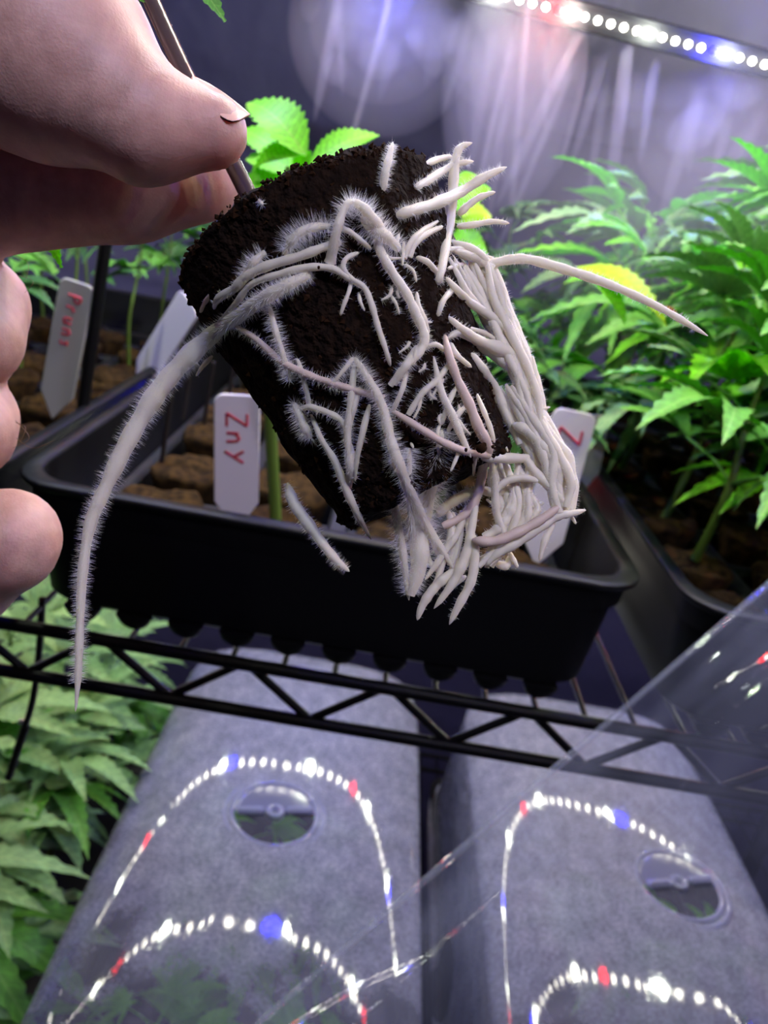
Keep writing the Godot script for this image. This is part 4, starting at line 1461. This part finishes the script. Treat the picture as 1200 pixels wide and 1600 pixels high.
	root(o, [800, 664, 822, 672, 846, 696, 862, 716, 872, 740, 873, 764], 2.6, [9, 11, 12, 12, 10, 6], 0.9, 10.0)
	root(o, [752, 716, 790, 716, 824, 716], 2.2, [8, 10, 8], 0.4, 8.0)
	root(o, [682, 806, 702, 788, 726, 774, 752, 764], 0.6, [9, 10, 10, 8], 1.6, 12.0)
	root(o, [742, 762, 775, 770, 800, 760], 1.2, [7, 9, 7], 0.9, 10.0)
	root(o, [795, 862, 802, 874, 809, 887], 0.4, [5, 5, 3], 0.2, 5.0)
	root(o, [775, 880, 790, 884, 800, 870], -0.6, [7, 9, 7], 0.6, 9.0)
	root(o, [882, 796, 892, 806, 900, 819], 1.4, [5, 4, 2], 0.1, 5.0)
	# upper right matted strands
	root(o, [697, 434, 714, 453, 733, 471, 766, 494, 788, 513, 804, 536], 2.6, [5, 7, 8, 9, 8, 5], 0.5, 8.0)
	root(o, [698, 494, 724, 515, 750, 533, 782, 546, 808, 558], 2.4, [5, 7, 10, 14, 9], 0.8, 10.0)
	root(o, [732, 512, 758, 521, 778, 534], 2.8, [4, 5, 3], 0.2, 6.0)
	root(o, [769, 484, 780, 492, 788, 500], 3.0, [4, 4, 3], 0.1, 5.0)
	root(o, [711, 449, 693, 469, 684, 495], 1.2, [6, 6, 4], 0.4, 8.0)
	root(o, [687, 344, 660, 361, 641, 380, 632, 404], 1.0, [3, 6, 6, 5], 0.6, 9.0)
	root(o, [698, 352, 671, 363, 650, 379, 640, 402], 1.2, [4, 6, 6, 5], 0.6, 9.0)
	root(o, [651, 402, 669, 410, 684, 428], 1.0, [5, 6, 5], 0.4, 8.0)
	root(o, [700, 420, 718, 414, 728, 418], 1.8, [6, 6, 4], 0.3, 6.0)
	root(o, [700, 528, 722, 520, 760, 545, 800, 575], 1.8, [5, 8, 11, 9], 0.9, 10.0)
	root(o, [832, 556, 838, 590, 846, 615], 2.0, [4, 5, 3], 0.1, 5.0)
	bundle(o, [702, 398, 728, 450, 756, 500, 790, 560, 812, 620, 826, 668], [766, 414, 788, 470, 806, 515, 826, 572, 842, 628, 852, 664], 14, [6, 8, 9, 8, 6], 1.2, 0.8, 7.0)
	bundle(o, [708, 396, 745, 408, 768, 420], [700, 376, 738, 392, 764, 412], 6, [6, 8, 7], 0.8, 1.2, 5.0)
	bundle(o, [745, 410, 775, 480, 800, 540, 820, 600, 834, 650], [768, 414, 797, 490, 818, 545, 836, 606, 848, 652], 4, [8, 10, 10, 10, 8], -0.6, 0.9, 3.0)
	bundle(o, [770, 600, 800, 650, 826, 700, 850, 750, 868, 790], [838, 620, 866, 672, 889, 722, 894, 760, 886, 800], 11, [6, 9, 10, 9, 6], 1.2, 0.9, 7.0)
	bundle(o, [756, 720, 770, 760, 776, 800, 770, 850, 750, 886], [826, 720, 832, 760, 838, 800, 812, 840, 770, 880], 10, [6, 7, 8, 7, 5], 0.3, 0.9, 9.0)
	bundle(o, [690, 800, 700, 830, 690, 870], [740, 800, 735, 850, 720, 900], 4, [7, 8, 5], 0.2, 1.0, 6.0)
	# fine side roots straying over the soil
	for k in 18:
		var f := rng.randf()
		var w := rng.randf_range(0.38, 0.9)
		var x := 480.0 + 188.0 * f + 180.0 * w * (1.0 - 0.35 * f)
		var y := 400.0 + 370.0 * f - 78.0 * w
		var a := rng.randf_range(0.6, 2.2)
		var ln := rng.randf_range(16, 46)
		var c := rng.randf_range(-0.5, 0.5)
		root(o, [x, y, x + cos(a) * ln * 0.5, y + sin(a) * ln * 0.5, x + cos(a + c) * ln, y + sin(a + c) * ln], 0.5, [rng.randf_range(2.5, 4.5), 3.2, 1.5], 0.7, 10.0)
	# short side tips
	for q in [[612, 690, 628, 684], [642, 692, 646, 700], [598, 530, 600, 540], [780, 700, 784, 716], [846, 640, 860, 636], [836, 604, 846, 600], [760, 400, 772, 404], [806, 826, 812, 838], [700, 822, 704, 832], [760, 780, 770, 788], [786, 690, 794, 706]]:
		root(o, q, 1.0, [4, 1.5], 0.0)
	# soil specks caught in the roots
	for q in [[785, 706, 5.0], [792, 710, 3.0], [752, 700, 8.0], [757, 695, 4.0], [734, 927, 5.0], [728, 703, 3.0], [770, 698, 3.0], [498, 418, 2.5], [816, 562, 2.0]]:
		var d := plug_front(q[0], q[1])
		d = axis_depth(q[0], q[1]) if d < 0.0 else d - 0.0042
		var mb := MB.new()
		var c := P(q[0], q[1], d)
		var z: float = q[2] * d / FPX
		var rs := []
		for k in 6:
			var ring := PackedVector3Array()
			var ph := PI * (0.06 + 0.88 * k / 5.0)
			for i in 9:
				var a := TAU * i / 9.0
				ring.append(c + Vector3(cos(a) * sin(ph), cos(ph), sin(a) * sin(ph)) * z * rng.randf_range(0.75, 1.2))
			rs.append(ring)
		mb.rings(rs)
		part("soil_speck", mb, M.crumb, o)
